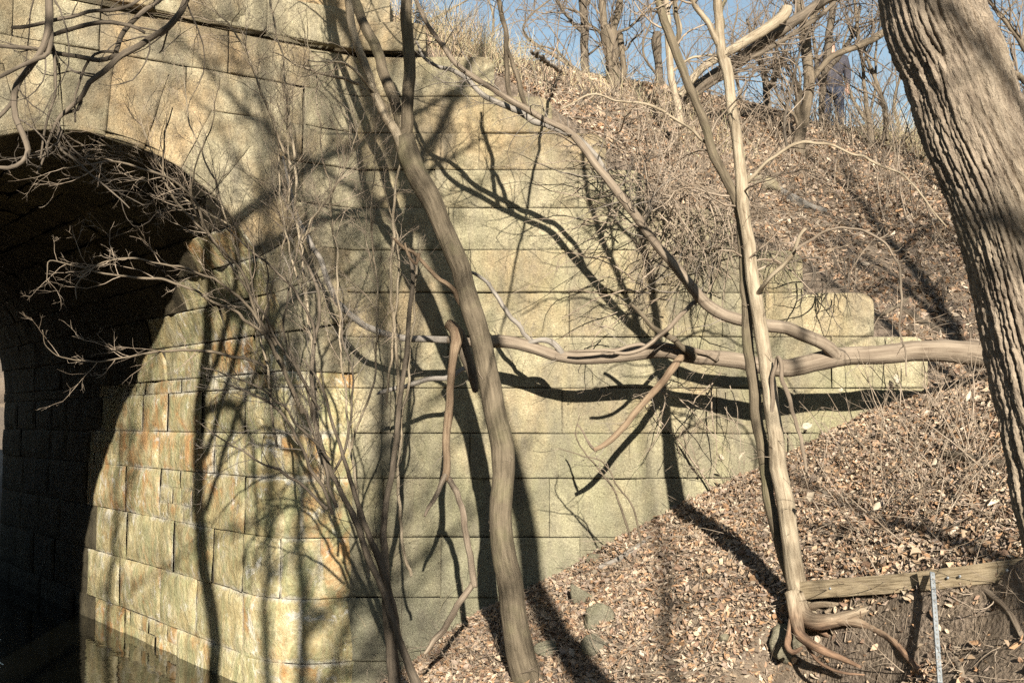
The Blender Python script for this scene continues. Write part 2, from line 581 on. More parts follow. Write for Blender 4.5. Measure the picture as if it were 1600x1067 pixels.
def block(G, mp, u0, u1, v0, v1, seed, step=.045, amp=.010, proud=0.0, rim=.015, pillow=0.0, keep=None, round_r=0.0, gap=.0025, chip=1.0, noise_s=3.2, jit=.010, seam=()):
    """one dressed stone: a relief patch with sunken edges"""
    rng = np.random.RandomState(seed)
    def lines(a, b):
        a, b = a + gap, b - gap
        if b - a < .08:
            return np.linspace(a, b, 5)
        n = max(2, int((b - a - .06) / step))
        return np.concatenate([[a, a + .006, a + .016], np.linspace(a + .03, b - .03, n), [b - .016, b - .006, b]])
    us, vs = lines(u0, u1), lines(v0, v1)
    U, Vv = np.meshgrid(us, vs, indexing='ij')
    U, Vv = U.copy(), Vv.copy()
    # wander of the edges
    eu = np.minimum(U - us[0], us[-1] - U)
    ev = np.minimum(Vv - vs[0], vs[-1] - Vv)
    e = np.minimum(eu, ev)
    p0 = np.stack([U.ravel() * 1.0, Vv.ravel(), np.full(U.size, seed * .37)], 1)
    wear = np.clip(.5 + 1.6 * fbm(p0, 2.6, 3, 5.0), 0, 2).reshape(U.shape) * chip
    h = proud + rng.normal() * jit + amp * 2.3 * fbm(p0, noise_s, 4, seed % 97).reshape(U.shape)
    h += amp * 1.2 * rng.normal() * (U - U.mean()) / max(.2, np.ptp(us))
    h = h + pillow * (1 - np.exp(-(e / .06) ** 2)) - pillow * .6
    h = h - .011 * wear * np.exp(-(e / .013) ** 1.3)
    op = np.clip(.55 + 2.6 * fbm(p0, 1.6, 2, 71.0), .06, 1.6).reshape(U.shape)
    vert = (eu < 1e-6) & (ev > 1e-6)
    op = np.where(vert, op * .40, op)
    if 'a' in seam: op = np.where((U < us[0] + 1e-6) & (ev > 1e-6), 0, op)
    if 'b' in seam: op = np.where((U > us[-1] - 1e-6) & (ev > 1e-6), 0, op)
    h = np.where(e < 1e-6, h - rim * op, h)
    if round_r:
        r = round_r
        t = np.clip((U - (us[-1] - r)) / r, 0, 1)
        drop = r * .8 * (1 - np.sqrt(np.maximum(0, 1 - t ** 2)))
        fr = (Vv - vs[0]) / (vs[-1] - vs[0])
        Vv = Vv - drop * fr
    Vt = mp(U.ravel(), Vv.ravel(), h.ravel())
    Q = grid_quads(len(us), len(vs))
    if keep is not None:
        k = keep(U.ravel(), Vv.ravel())
        Q = Q[k[Q].all(1)]
    c = np.tile(np.append(rng.uniform(0, 1, 3), 1)[None], (U.size, 1))
    c[:, 3] = np.clip(e.ravel() / .12, 0, 1)
    if len(Q):
        G.add(Vt, Q, blk=c)

def box(G, mp, u0, u1, v0, v1, h0, h1):
    c = [(u0, v0, h0), (u1, v0, h0), (u1, v1, h0), (u0, v1, h0), (u0, v0, h1), (u1, v0, h1), (u1, v1, h1), (u0, v1, h1)]
    c = np.array(c)
    G.add(mp(c[:, 0], c[:, 1], c[:, 2]), [[0, 1, 2, 3], [4, 5, 6, 7], [0, 1, 5, 4], [1, 2, 6, 5], [2, 3, 7, 6], [3, 0, 4, 7]],
          blk=np.full((8, 4), .4))

BT = {'blk': 'FLOAT_COLOR'}
bridge = empty('stone_bridge', (-2.05, 11.0, 0.0), 'old sandstone arch bridge with stepped wing wall over a dark creek', 'bridge')

def wing_map(u, v, h): return np.stack([u, YW - h, v], -1)
def face_map(t, z, h): return C0 + t[:, None] * Lv + z[:, None] * np.array([0, 0, 1.0]) - h[:, None] * Dv
def inner_map(d, z, h): return C0 + d[:, None] * Dv + z[:, None] * np.array([0, 0, 1.0]) + h[:, None] * Lv
def left_map(d, z, h): return C0 + 2 * R_ * Lv + d[:, None] * Dv + z[:, None] * np.array([0, 0, 1.0]) - h[:, None] * Lv
RC = .9
def corner_map(w, z, h):
    """from d = RC inside the tunnel, round the worn corner, to the wing wall"""
    k = sstep(Z0 - .02, Z0 - 1.0, z)[:, None]
    sh = C0 + np.where(w < 0, -w, 0)[:, None] * Dv - np.where(w > 0, w, 0)[:, None] * Lv
    f = np.clip((w + RC) / (RC - TH), 0, 1.1)[:, None]
    rd = (1 - f) ** 2 * (C0 + RC * Dv) + 2 * f * (1 - f) * C0 + f ** 2 * (C0 + TH * Lv)
    q = sstep(0, 1, f)
    nr = nrm(Lv * (1 - q) - Dv * q)
    ns = np.where(w[:, None] < 0, Lv, -Dv)
    n = nrm(nr * k + ns * (1 - k))
    P = sh * (1 - k) + rd * k + h[:, None] * n
    P[:, 2] = z
    return P
def vault_map(s, d, h):
    th = s / 1.88
    t = R_ - (R_ - h) * np.cos(th)
    z = Z0 + (B_ - h) * np.sin(th)
    return C0 + t[:, None] * Lv + z[:, None] * np.array([0, 0, 1.0]) + d[:, None] * Dv

TOPS = [88, 150, 208, 265, 325, 391, 457, 526, 606, 677, 747, 839, 933, 1033, 1120]
ZT = [zw(y) for y in TOPS]
ENDS = [772, 864, 950, 1010, 1150, 1258, 1368, 1450, 1520, 1440, 1400, 1330, 1200, 1000]
JOINTS = {8: [610, 878, 1120], 10: [600, 858, 1130], 11: [690, 905], 12: [500 + 130, 860], 5: [735, 1010], 4: [700, 1000],
          6: [640, 890, 1130], 7: [700, 1060, 1300], 9: [735, 1010, 1230]}
rngB = np.random.RandomState(21)
G, K = Geo(), Geo()
for i in range(len(TOPS) - 1):
    z1, z0 = ZT[i], ZT[i + 1]
    xe = xw(ENDS[i])
    if i in JOINTS:
        js = [HX - .05] + [xw(p) for p in JOINTS[i] if xw(p) < xe - .25 and xw(p) > HX + .2] + [xe]
    else:
        js = [HX - .05]
        while xe - js[-1] > 1.7:
            js.append(js[-1] + rngB.uniform(.75, 1.45))
        js.append(xe)
    for j in range(len(js) - 1):
        last = j == len(js) - 2
        block(G, wing_map, js[j], js[j + 1], z0, z1, 100 + i * 17 + j, proud=rngB.normal() * .008,
              round_r=(.14 if last and i < 8 else 0), amp=.009, seam='a' if j == 0 else '')
    box(K, wing_map, HX - .3, xe - .035, z0 + .002, z1 - .012 - (.05 if i < 8 else 0), -.85, -.075)
# courses above the string course, ending against the bank
for k, (za, zb, pe) in enumerate([(zw(88) + .03, zw(38), 664), (zw(38), zw(-14), 606), (zw(-14), zw(-60), 575)]):
    xe = xw(pe)
    block(G, wing_map, HX, xe, za, zb, 700 + k, proud=.07 if k == 0 else .03, amp=.012, round_r=.10)
    box(K, wing_map, HX - .3, xe - .03, za + .01, zb - .03, -.85, -.02)
G.build('wing_wall', STONE, bridge, BT)
K.build('wall_core', MORTAR, bridge, BT, smooth=False)

# arch face: voussoirs, pier, spandrel courses, string course and parapet
G = Geo()
NV = 17
for k in range(NV):
    a0, a1 = math.pi * k / NV, math.pi * (k + 1) / NV
    rl = RING + (.10 if k % 3 == 1 else 0.0)
    def ring_map(s, q, h):
        th = s / 1.88
        t = R_ - (R_ + q) * np.cos(th)
        z = Z0 + (B_ + q) * np.sin(th)
        return face_map(t, z, h)
    block(G, ring_map, a0 * 1.88, a1 * 1.88, 0.0, rl, 300 + k, step=.04, amp=.013, proud=.018, gap=.0015, rim=.022)
G.build('arch_ring', SPAND, bridge, BT)

G, K = Geo(), Geo()
def outside(t, z):
    return (((t - R_) / (R_ + .55)) ** 2 + ((np.maximum(z, Z0) - Z0) / (B_ + .55)) ** 2 > 1) | ((z < Z0) & ((t < 0) | (t > 2 * R_)))
ZL = zw(88)
zc = [ZL, ZT[1], ZT[2], ZT[3], ZT[4], ZT[5], ZT[6], ZT[7], Z0]
zc = sorted(set([round(z, 4) for z in ZT if z <= ZL + .001] + [round(Z0 - .002, 4)]), reverse=True)
for i in range(len(zc) - 1):
    z1, z0 = zc[i], zc[i + 1]
    js = [TH - .04]
    while js[-1] < 6.5:
        js.append(js[-1] + (rngB.uniform(.46, .62) if len(js) == 1 else rngB.uniform(.6, 1.25)))
    if z1 <= Z0:
        js = [2 * R_, 2 * R_ + .5, 2 * R_ + 1.4, 2 * R_ + 2.6, 2 * R_ + 3.6]
        for j in range(len(js) - 1):
            block(G, face_map, js[j], js[j + 1], z0, z1, 540 + i * 31 + j, step=.08, amp=.014, rim=.04)
        continue
    for j in range(len(js) - 1):
        block(G, face_map, js[j], js[j + 1], z0, z1, 420 + i * 31 + j, step=.035, amp=.011, keep=outside, seam='a' if j == 0 else '')
G.build('spandrel_wall', SPAND, bridge, BT)
G = Geo()
js = [TH, .25, 1.3, 2.3, 3.5, 4.6, 5.8, 7.2]
for j in range(len(js) - 1):
    block(G, face_map, js[j], js[j + 1], ZL + .03, ZL + .40, 800 + j, proud=.075, amp=.014, rim=.10)
    box(G, face_map, js[j] + .012, js[j + 1] - .012, ZL + .036, ZL + .39, -.3, .055)
G.build('string_course', SPAND, bridge, BT)
G = Geo()
for r in range(3):
    js = [TH + .02] + [x + (r % 2) * .4 for x in (.4, 1.5, 2.4, 3.6, 4.7, 6.0)] + [7.2]
    for j in range(len(js) - 1):
        block(G, face_map, js[j], js[j + 1], ZL + .40 + r * .34, ZL + .74 + r * .34, 830 + r * 20 + j, amp=.014, proud=.01)
G.build('parapet', SPAND, bridge, BT)
# dark core behind the face joints (with the arch left open)
tt, zz_ = np.linspace(TH - .02, 7.2, 160), np.linspace(-.6, ZL + 1.4, 130)
U, V_ = np.meshgrid(tt, zz_, indexing='ij')
ins = (((U - R_) / (R_ + .30)) ** 2 + ((V_ - Z0) / (B_ + .30)) ** 2 > 1) & (V_ > Z0) | ((V_ <= Z0) & (U > 2 * R_ - .005))
Q = grid_quads(160, 130)
Q = Q[ins.ravel()[Q].all(1)]
K.add(face_map(U.ravel(), V_.ravel(), np.full(U.size, -.08)), Q, blk=np.full((U.size, 4), .4))
th = np.linspace(0, np.pi, 90)
qq = np.array([0.0, .2, .45])
A, Bq = np.meshgrid(th, qq, indexing='ij')
K.add(face_map((R_ - (R_ + Bq) * np.cos(A)).ravel(), (Z0 + (B_ + Bq) * np.sin(A)).ravel(), np.full(A.size, -.078)), grid_quads(90, 3), blk=np.full((A.size, 4), .4))
# tunnel lining core and far end wall
A, Dd = np.meshgrid(th, np.linspace(-.03, TUN, 12), indexing='ij')
K.add(vault_map((A * 1.88).ravel(), Dd.ravel(), np.full(A.size, -.04)), grid_quads(90, 12), blk=np.full((A.size, 4), .4))
for mp in (inner_map, left_map):
    U, V_ = np.meshgrid(np.linspace(RC if mp is inner_map else -.035, TUN, 6), np.array([-.6, Z0 + .01]), indexing='ij')
    K.add(mp(U.ravel(), V_.ravel(), np.full(U.size, -.04)), grid_quads(6, 2), blk=np.full((U.size, 4), .4))
U, V_ = np.meshgrid(np.linspace(-RC - .02, -TH + .04, 30), np.linspace(-.6, Z0 + .01, 30), indexing='ij')
K.add(corner_map(U.ravel(), V_.ravel(), np.full(U.size, -.10)), grid_quads(30, 30), blk=np.full((U.size, 4), .4))
tt, zz_ = np.linspace(-4, 7.2, 180), np.linspace(-.6, ZL + .9, 120)
U, V_ = np.meshgrid(tt, zz_, indexing='ij')
ins = (((U - R_) / (R_ + .02)) ** 2 + ((V_ - Z0) / (B_ + .02)) ** 2 > 1) & (V_ > Z0) | ((V_ <= Z0) & ((U < .0) | (U > 2 * R_)))
Q = grid_quads(180, 120)
Q = Q[ins.ravel()[Q].all(1)]
K.add(face_map(U.ravel(), V_.ravel(), np.full(U.size, -TUN)), Q, blk=np.full((U.size, 4), .4))
K.build('face_core', MORTAR, bridge, BT, smooth=False)
# inner walls and vault
G, G2, G3 = Geo(), Geo(), Geo()
for i in range(6, len(ZT) - 1):
    z1, z0 = min(ZT[i], Z0), ZT[i + 1]
    if z1 - z0 < .1: continue
    cj = [-RC, -.25, .30, -TH + .04] if i % 2 else [-RC, .05, -TH + .04]
    for j in range(len(cj) - 1):
        block(G, corner_map, cj[j], cj[j + 1], z0, z1, 3900 + i * 13 + j, step=.03, amp=.011, jit=.003, gap=.0006, chip=.2, rim=.03, noise_s=2.2, pillow=.018, seam='ab')
    js = [RC]
    while js[-1] < TUN - 1.5:
        js.append(js[-1] + rngB.uniform(.75, 1.8))
    js.append(TUN)
    for j in range(len(js) - 1):
        if rngB.uniform() < .26 and j > 0 and js[j] < 7:
            nb = 3
            for q_ in range(nb):
                za, zb = z0 + (z1 - z0) * q_ / nb, z0 + (z1 - z0) * (q_ + 1) / nb
                bu = js[j]
                while bu < js[j + 1] - .01:
                    be = min(js[j + 1], bu + rngB.uniform(.2, .42))
                    if js[j + 1] - be < .12: be = js[j + 1]
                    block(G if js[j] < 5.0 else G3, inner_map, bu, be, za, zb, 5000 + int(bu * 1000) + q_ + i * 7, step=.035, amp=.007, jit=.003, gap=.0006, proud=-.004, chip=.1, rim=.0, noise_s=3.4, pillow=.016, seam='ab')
                    bu = be
        else:
            block(G if js[j] < 5.0 else G3, inner_map, js[j], js[j + 1], z0, z1, 900 + i * 41 + j, step=.035, amp=.010, proud=.0, jit=.003, gap=.0006, chip=.15, rim=.035, noise_s=2.0, pillow=.022, seam='ab')  # stones past the sunlit zone take the shade-darkened stone
        block(G2, left_map, js[j], js[j + 1], z0, z1, 1900 + i * 41 + j, step=.12, amp=.02)
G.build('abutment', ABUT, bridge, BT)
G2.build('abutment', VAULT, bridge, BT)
G3.build('shade_dark_lining', VAULT, bridge, BT)
G, GA = Geo(), Geo()
NVB = 17
for k in range(NVB):
    s0, s1 = math.pi * k / NVB * 1.88, math.pi * (k + 1) / NVB * 1.88
    js = [0.0]
    while js[-1] < TUN - 1.2:
        js.append(js[-1] + rngB.uniform(.6, 1.4))
    js.append(TUN)
    for j in range(len(js) - 1):
        block(GA if k < 4 and js[j + 1] < (5.0, 3.8, 2.8, 2.0)[k] else G, vault_map, s0, s1, js[j], js[j + 1], 2500 + k * 29 + j, step=.06, amp=.016, gap=.003, rim=.05)  # pale stone only where sun reaches, stepped along the shadow edge; rest painted dark
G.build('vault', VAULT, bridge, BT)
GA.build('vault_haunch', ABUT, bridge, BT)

# ------------------------------------------------------------------ terrain
def tps_fit(P, z, lam=.002):
    P = np.asarray(P, float)
    d = np.linalg.norm(P[:, None] - P[None], axis=2)
    Kk = np.where(d > 0, d * d * np.log(d + 1e-12), 0) + lam * np.eye(len(P)) * len(P)
    A = np.hstack([np.ones((len(P), 1)), P])
    n = len(P)
    Mx = np.zeros((n + 3, n + 3))
    Mx[:n, :n] = Kk; Mx[:n, n:] = A; Mx[n:, :n] = A.T
    return P, np.linalg.solve(Mx, np.concatenate([z, [0, 0, 0]]))
def tps_eval(fit, X):
    P, w = fit
    out = np.zeros(len(X))
    for s in range(0, len(X), 40000):
        x = X[s:s + 40000]
        d = np.linalg.norm(x[:, None] - P[None], axis=2)
        out[s:s + 40000] = np.where(d > 0, d * d * np.log(d + 1e-12), 0) @ w[:len(P)] + w[-3] + x @ w[-2:]
    return out

FP = [at(*p) for p in [
    (470, 1110, YW), (560, 1085, YW), (650, 1038, YW), (720, 968, YW), (790, 938, YW), (870, 902, YW), (930, 862, YW), (1060, 792, YW),
    (1170, 740, YW), (1290, 680, YW), (1400, 622, YW), (1480, 603, YW), (1530, 598, YW),
    (700, 1067, 10.1), (810, 1045, 9.7), (950, 1067, 9.1), (1100, 1067, 8.5), (1240, 1067, 7.9),
    (1000, 960, 9.7), (1100, 900, 9.6), (1245, 965, 8.6), (1160, 980, 8.8), (1180, 830, 10.0),
    (1300, 905, 8.5), (1400, 890, 8.1), (1500, 885, 7.6), (1600, 880, 7.1), (1750, 870, 6.6),
    (1400, 800, 9.1), (1330, 760, 10.0), (1500, 710, 9.3), (1600, 640, 9.2), (1700, 560, 9.2),
    (1560, 790, 8.0), (1700, 800, 6.6), (1600, 560, 11.0), (1700, 520, 11.4)]]
FP += [np.array(p) for p in [
    (1.6, 6.6, .62), (2.4, 6.4, .85), (3.2, 6.0, 1.0), (1.2, 5.0, .45), (2.5, 4.0, .75), (0.2, 7.8, .35), (0, 5, .25), (0, 0, .9), (3, 0, 1.0),
    (-2.3, 3.6, .3), (-1.2, 9, -.15), (-2.2, 7, -.5), (-3.5, 4, -.7), (-3, 9.5, -.7), (-5, 7.5, -.7), (-6, 2, -.7), (-2, 0, .2), (-5, -4, -.4), (0, -6, .9), (5, -5, 1.2),
    (0, -12, 1.6), (-10, -14, 1.5), (10, -12, 2.4), (0, -26, 10.3), (-16, -26, 10.3), (16, -24, 10.3), (0, -34, 12.8), (-18, -34, 12.8), (18, -34, 12.8), (-14, -4, .6), (-17, 6, 2.5), (5, 3, 1.5), (7, 6, 2.0), (9, 8.5, 3.0), (9, 2, 2.2), (7, 10, 3.4), (-9, 6, -.6), (-1.75, 10.6, -.18), (-2.6, 11.2, -.6)]]  # high rear points raise an added, unseen hillside that blocks sky light
BPX = [(660, 70, 12.0), (772, 108, 12.2), (864, 165, 12.2), (950, 222, 12.2), (1010, 285, 12.2), (1150, 345, 12.2), (1258, 402, 12.2), (1368, 470, 12.2),
       (1440, 548, 12.1), (1530, 590, 12.0), (1600, 552, 12.0), (1700, 500, 12.2),
       (1450, 450, 12.9), (1500, 350, 14.2), (1350, 300, 15.2), (1250, 335, 13.6), (1320, 420, 12.6), (1200, 290, 14.3), (1080, 260, 13.8), (980, 190, 14.0), (900, 150, 13.6),
       (1450, 215, 20.0), (1340, 205, 19.0), (1230, 190, 18.5), (1150, 160, 18.0), (1000, 130, 16.5), (880, 110, 15.3), (770, 88, 14.0), (700, 64, 13.2), (640, 40, 12.8),
       (1560, 250, 19), (1600, 400, 14.5), (1700, 350, 16)]
BP = [at(*p) for p in BPX]
TOPZ = CAMZ + 4.68
for t, d in [(-9, 4), (-9, 9), (-6, 3.6), (-6, 8), (-4, 4), (-4, 9), (-2, 3), (-2, 8), (0, 2.6), (0, 8), (2, 2.5), (2, 8), (4, 2), (4, 8), (6, 2), (6, 8), (-12, 4), (-12, 9)]:
    p = C0 + t * Lv + d * Dv
    BP.append(np.array([p[0], p[1], TOPZ]))
for t in (1, 3, 5, 7):
    p = C0 + t * Lv + .3 * Dv
    BP.append(np.array([p[0], p[1], ZL + 1.0]))
for t in (-9, -4, 0, 5):
    p = C0 + t * Lv + 13 * Dv
    BP.append(np.array([p[0], p[1], TOPZ - 1.2]))
FP, BP = np.array(FP), np.array(BP)
FIT_F = tps_fit(FP[:, :2], FP[:, 2])
FIT_B = tps_fit(BP[:, :2], BP[:, 2])
BA, BB = at(1258, 925, 8.55), at(1640, 890, 6.95)           # retaining timber
def ywall(x):
    return np.where(x > HX, YW, YW + (x - HX) * (Lv[1] / Lv[0]))
def terrain(x, y, rough=True):
    x, y = np.asarray(x, float), np.asarray(y, float)
    X = np.stack([x, y], 1)
    zf = tps_eval(FIT_F, X)
    # bank cut away in front of the timber
    dx, dy = BB[0] - BA[0], BB[1] - BA[1]
    ln = math.hypot(dx, dy)
    al = ((x - BA[0]) * dx + (y - BA[1]) * dy) / ln
    s = ((x - BA[0]) * dy - (y - BA[1]) * dx) / ln
    p3 = np.stack([x, y, np.zeros_like(x)], 1)
    s2 = s + .10 * fbm(p3, 2.2, 3, 4.0)
    drop = np.interp(al, [-.25, .0, .35, .8, 1.2, 2.5, 4], [0, .52, .62, .50, .34, .30, .2])
    zf = zf - drop * sstep(-.02, .16, s2) * sstep(2.6, 1.2, s)
    zb = tps_eval(FIT_B, X)
    w = sstep(.18, .62, y - ywall(x))
    zb = np.minimum(zb, TOPZ + .15)
    z = zf * (1 - w) + zb * w
    if rough:
        am = np.where(s > .02, 1.0, .55) * np.where(x > 1.5, 1, .6)
        z = z + .05 * fbm(p3, 1.4, 3, 9.0) * (y < 11) + .035 * fbm(p3, 1.1, 3, 2.0) * (y >= 11)
        cl = np.abs(fbm(p3, 5.0, 3, 1.0))
        z = z + am * .05 * (cl - .2) + .012 * fbm(p3, 16.0, 2, 6.0)
    return z
def T1(x, y): return float(terrain([x], [y], False)[0])
def hit(px, py, y0=5.0, y1=26.0):
    """point of the ground seen at a photo pixel"""
    Ys = np.linspace(y0, y1, 420)
    P = np.array([at(px, py, Y) for Y in Ys])
    tz = terrain(P[:, 0], P[:, 1], False)
    k = np.argmax(P[:, 2] < tz)
    return P[k]

def sheet(name, xs, ys, mask=None):
    X, Y = np.meshgrid(xs, ys, indexing='ij')
    z = terrain(X.ravel(), Y.ravel())
    V = np.stack([X.ravel(), Y.ravel(), z], 1)
    Q = grid_quads(len(xs), len(ys))
    if mask is not None:
        k = mask(V)
        Q = Q[k[Q].all(1)]
    o = build(name, V, Q, SOIL)
    return tag(o, kind='structure')
fr = lambda V: (V[:, 1] < ywall(V[:, 0]) + .5) & ((V[:, 0] > HX - .25) | (V[:, 1] < ywall(V[:, 0]) - .05))
xs = np.concatenate([np.arange(-24, -3, .5), np.arange(-3, 5.2, .045), np.arange(5.2, 20, .4)])
ys = np.concatenate([np.arange(-36, 4.5, .6), np.arange(4.5, YW + .9, .045)])
sheet('bank_and_added_hill', xs, ys, lambda V: (V[:, 0] > HX - .25) | (V[:, 1] < ywall(V[:, 0]) - .05))
xs = np.concatenate([np.arange(-12, -2, .4), np.arange(-2, 8, .07), np.arange(8, 22, .4)])
ys = np.concatenate([np.arange(5, YW + .55, .4), np.arange(YW + .55, 21, .07), np.arange(21, 30, .5)])
def bmask(V):
    d = (V[:, :2] - C0[:2]) @ Dv[:2]
    return (V[:, 1] > ywall(V[:, 0]) + .52) & (d < TUN + .2 + np.where(V[:, 0] > 3, 30, 0))
sheet('embankment_ground', xs, ys, bmask)
# creek and the country beyond the tunnel
wv = np.array([[-40, -30, 0], [1.0, -30, 0], [1.0, 60, 0], [-40, 60, 0]], float)
tag(build('creek_water', wv, [[0, 1, 2, 3]], WATER), kind='structure')
tt, dd = np.linspace(-60, 60, 90), np.concatenate([np.arange(TUN + .1, 30, .6), np.arange(30, 160, 6)])
U, V_ = np.meshgrid(tt, dd, indexing='ij')
Pf = C0 + U.ravel()[:, None] * Lv + V_.ravel()[:, None] * Dv
Pf[:, 2] = -.5 + 1.9 * np.maximum(sstep(2.4, 5.0, np.abs(U.ravel() - R_)), sstep(12, 16, V_.ravel())) + 7.0 * sstep(16, 60, V_.ravel()) + .25 * fbm(Pf, .4, 3)
tag(build('far_ground', Pf, grid_quads(len(tt), len(dd)), SOIL), kind='structure')
# ------------------------------------------------------------------ plants: helpers
BK = {'bark': 'FLOAT_VECTOR'}
def px(spec, Y=None):
    """'x,y,width[,Y]; ...' in photo pixels -> (n,4) points with radius"""
    out, y = [], Y
    rows = [[float(v) for v in r.split(',')] for r in spec.split(';') if r.strip()]
    ks = [i for i, r in enumerate(rows) if len(r) > 3]
    for i, r in enumerate(rows):
        if len(r) > 3: yy = r[3]
        elif ks:
            yy = np.interp(i, ks, [rows[k][3] for k in ks])
        else: yy = Y
        p = at(r[0], r[1], yy)
        out.append([*p, r[2] / 2 / F * math.hypot(p[0], p[1], p[2] - CAMZ)])
    return np.array(out)

def limb(parent, name, PR, mat, seed=0, sides=12, step=.05, lump=.05, wob=0.02, cap=True):
    V, Q, B, S = tube(PR, sides, step, lump, seed, wob, cap)
    build(name, V, Q, mat, parent, {'bark': ('FLOAT_VECTOR', B)})
    return S

class Twigs:
    def __init__(s, seed):
        s.rng = np.random.RandomState(seed)
        s.g = Geo()
        s.tips = []
    def put(s, P, R, sides=3):
        s.g.add(*tubes(P, R, sides))
        s.tips.append(P[:, -3:].reshape(-1, 3))
    def from_path(s, S, k, L, lo=.2, hi=1.0, r=.5, rmax=.009, levels=(4, 3), up=.05, wob=.2, spread=1.2, bias=(0, 0, 0), lf=.55):
        p, T, rad = along(s.rng, S, k, lo, hi)
        side = s.rng.normal(size=(k, 3))
        side = nrm(side - T * (side * T).sum(1, keepdims=True))
        D = T + spread * side + np.array(bias)
        P, R = grow(s.rng, p, D, L * s.rng.uniform(.4, 1.2, k), np.clip(rad * r, .002, rmax), n=9, wob=wob, up=up)
        s.put(P, R, 5)
        for n in levels:
            P, R = kids(s.rng, P, R, n, lf, .55, rmin=.0013, wob=wob, up=up)
            s.put(P, R, 3)
        return s
    def spray(s, p, D, L, r, levels=(4, 3), up=.02, wob=.2, lf=.5, sides=5, n=10, rmin=.0016):
        P, R = grow(s.rng, np.atleast_2d(p), np.atleast_2d(D), L, r, n=n, wob=wob, up=up)
        s.put(P, R, sides)
        for m in levels:
            P, R = kids(s.rng, P, R, m, lf, .6, wob=wob, up=up, rmin=rmin)
            s.put(P, R, 3)
        return s
    def done(s, parent, mat, name='twigs'):
        o = s.g.build(name, mat, parent)
        if o is not None and o.parent is not None: o['kind'] = 'stuff'
        return o

def leafgeo(rng, pos, size, normal_up=.6, curl=.5, cols=None):
    """curled dry leaves, six vertices each"""
    n = len(pos)
    up = rng.normal(size=(n, 3)) * (1 - normal_up) + np.array([0, 0, 1.0]) * normal_up
    Nn = nrm(up)
    a = rng.normal(size=(n, 3))
    X = nrm(a - Nn * (a * Nn).sum(1, keepdims=True))
    Yv = np.cross(Nn, X)
    L = size * np.clip(np.exp(rng.normal(size=(n, 1)) * .38), .4, 2.3)
    Wd = L * rng.uniform(.22, .66, (n, 1))
    c = curl * rng.uniform(-.5, 1.0, (n, 1))
    c2 = curl * rng.uniform(-.5, .9, (n, 1))
    v = [pos - X * L * .5 + Nn * L * c2 * .4, pos + X * L * .5 + Nn * L * c2 * .5,
         pos - X * L * .18 + Yv * Wd * .5 + Nn * Wd * c, pos + X * L * .2 + Yv * Wd * .42 + Nn * Wd * c * .8,
         pos - X * L * .18 - Yv * Wd * .5 + Nn * Wd * c, pos + X * L * .2 - Yv * Wd * .42 + Nn * Wd * c * .8]
    V = np.stack(v, 1).reshape(-1, 3)
    b = (np.arange(n) * 6)[:, None]
    Q = np.concatenate([np.hstack([b + 0, b + 1, b + 3, b + 2]), np.hstack([b + 1, b + 0, b + 4, b + 5])])
    if cols is None:
        pal = np.array([(.41, .295, .20), (.47, .36, .25), (.34, .215, .135), (.52, .42, .31), (.24, .155, .105), (.39, .235, .13), (.35, .27, .205), (.44, .315, .205), (.31, .235, .18)])
        cols = pal[rng.randint(0, len(pal), n)] * rng.uniform(.66, 1.24, (n, 1))
    return V, Q, np.repeat(cols, 6, 0)

def tree_base(S0, up=.0): return (S0[0], S0[1], S0[2])

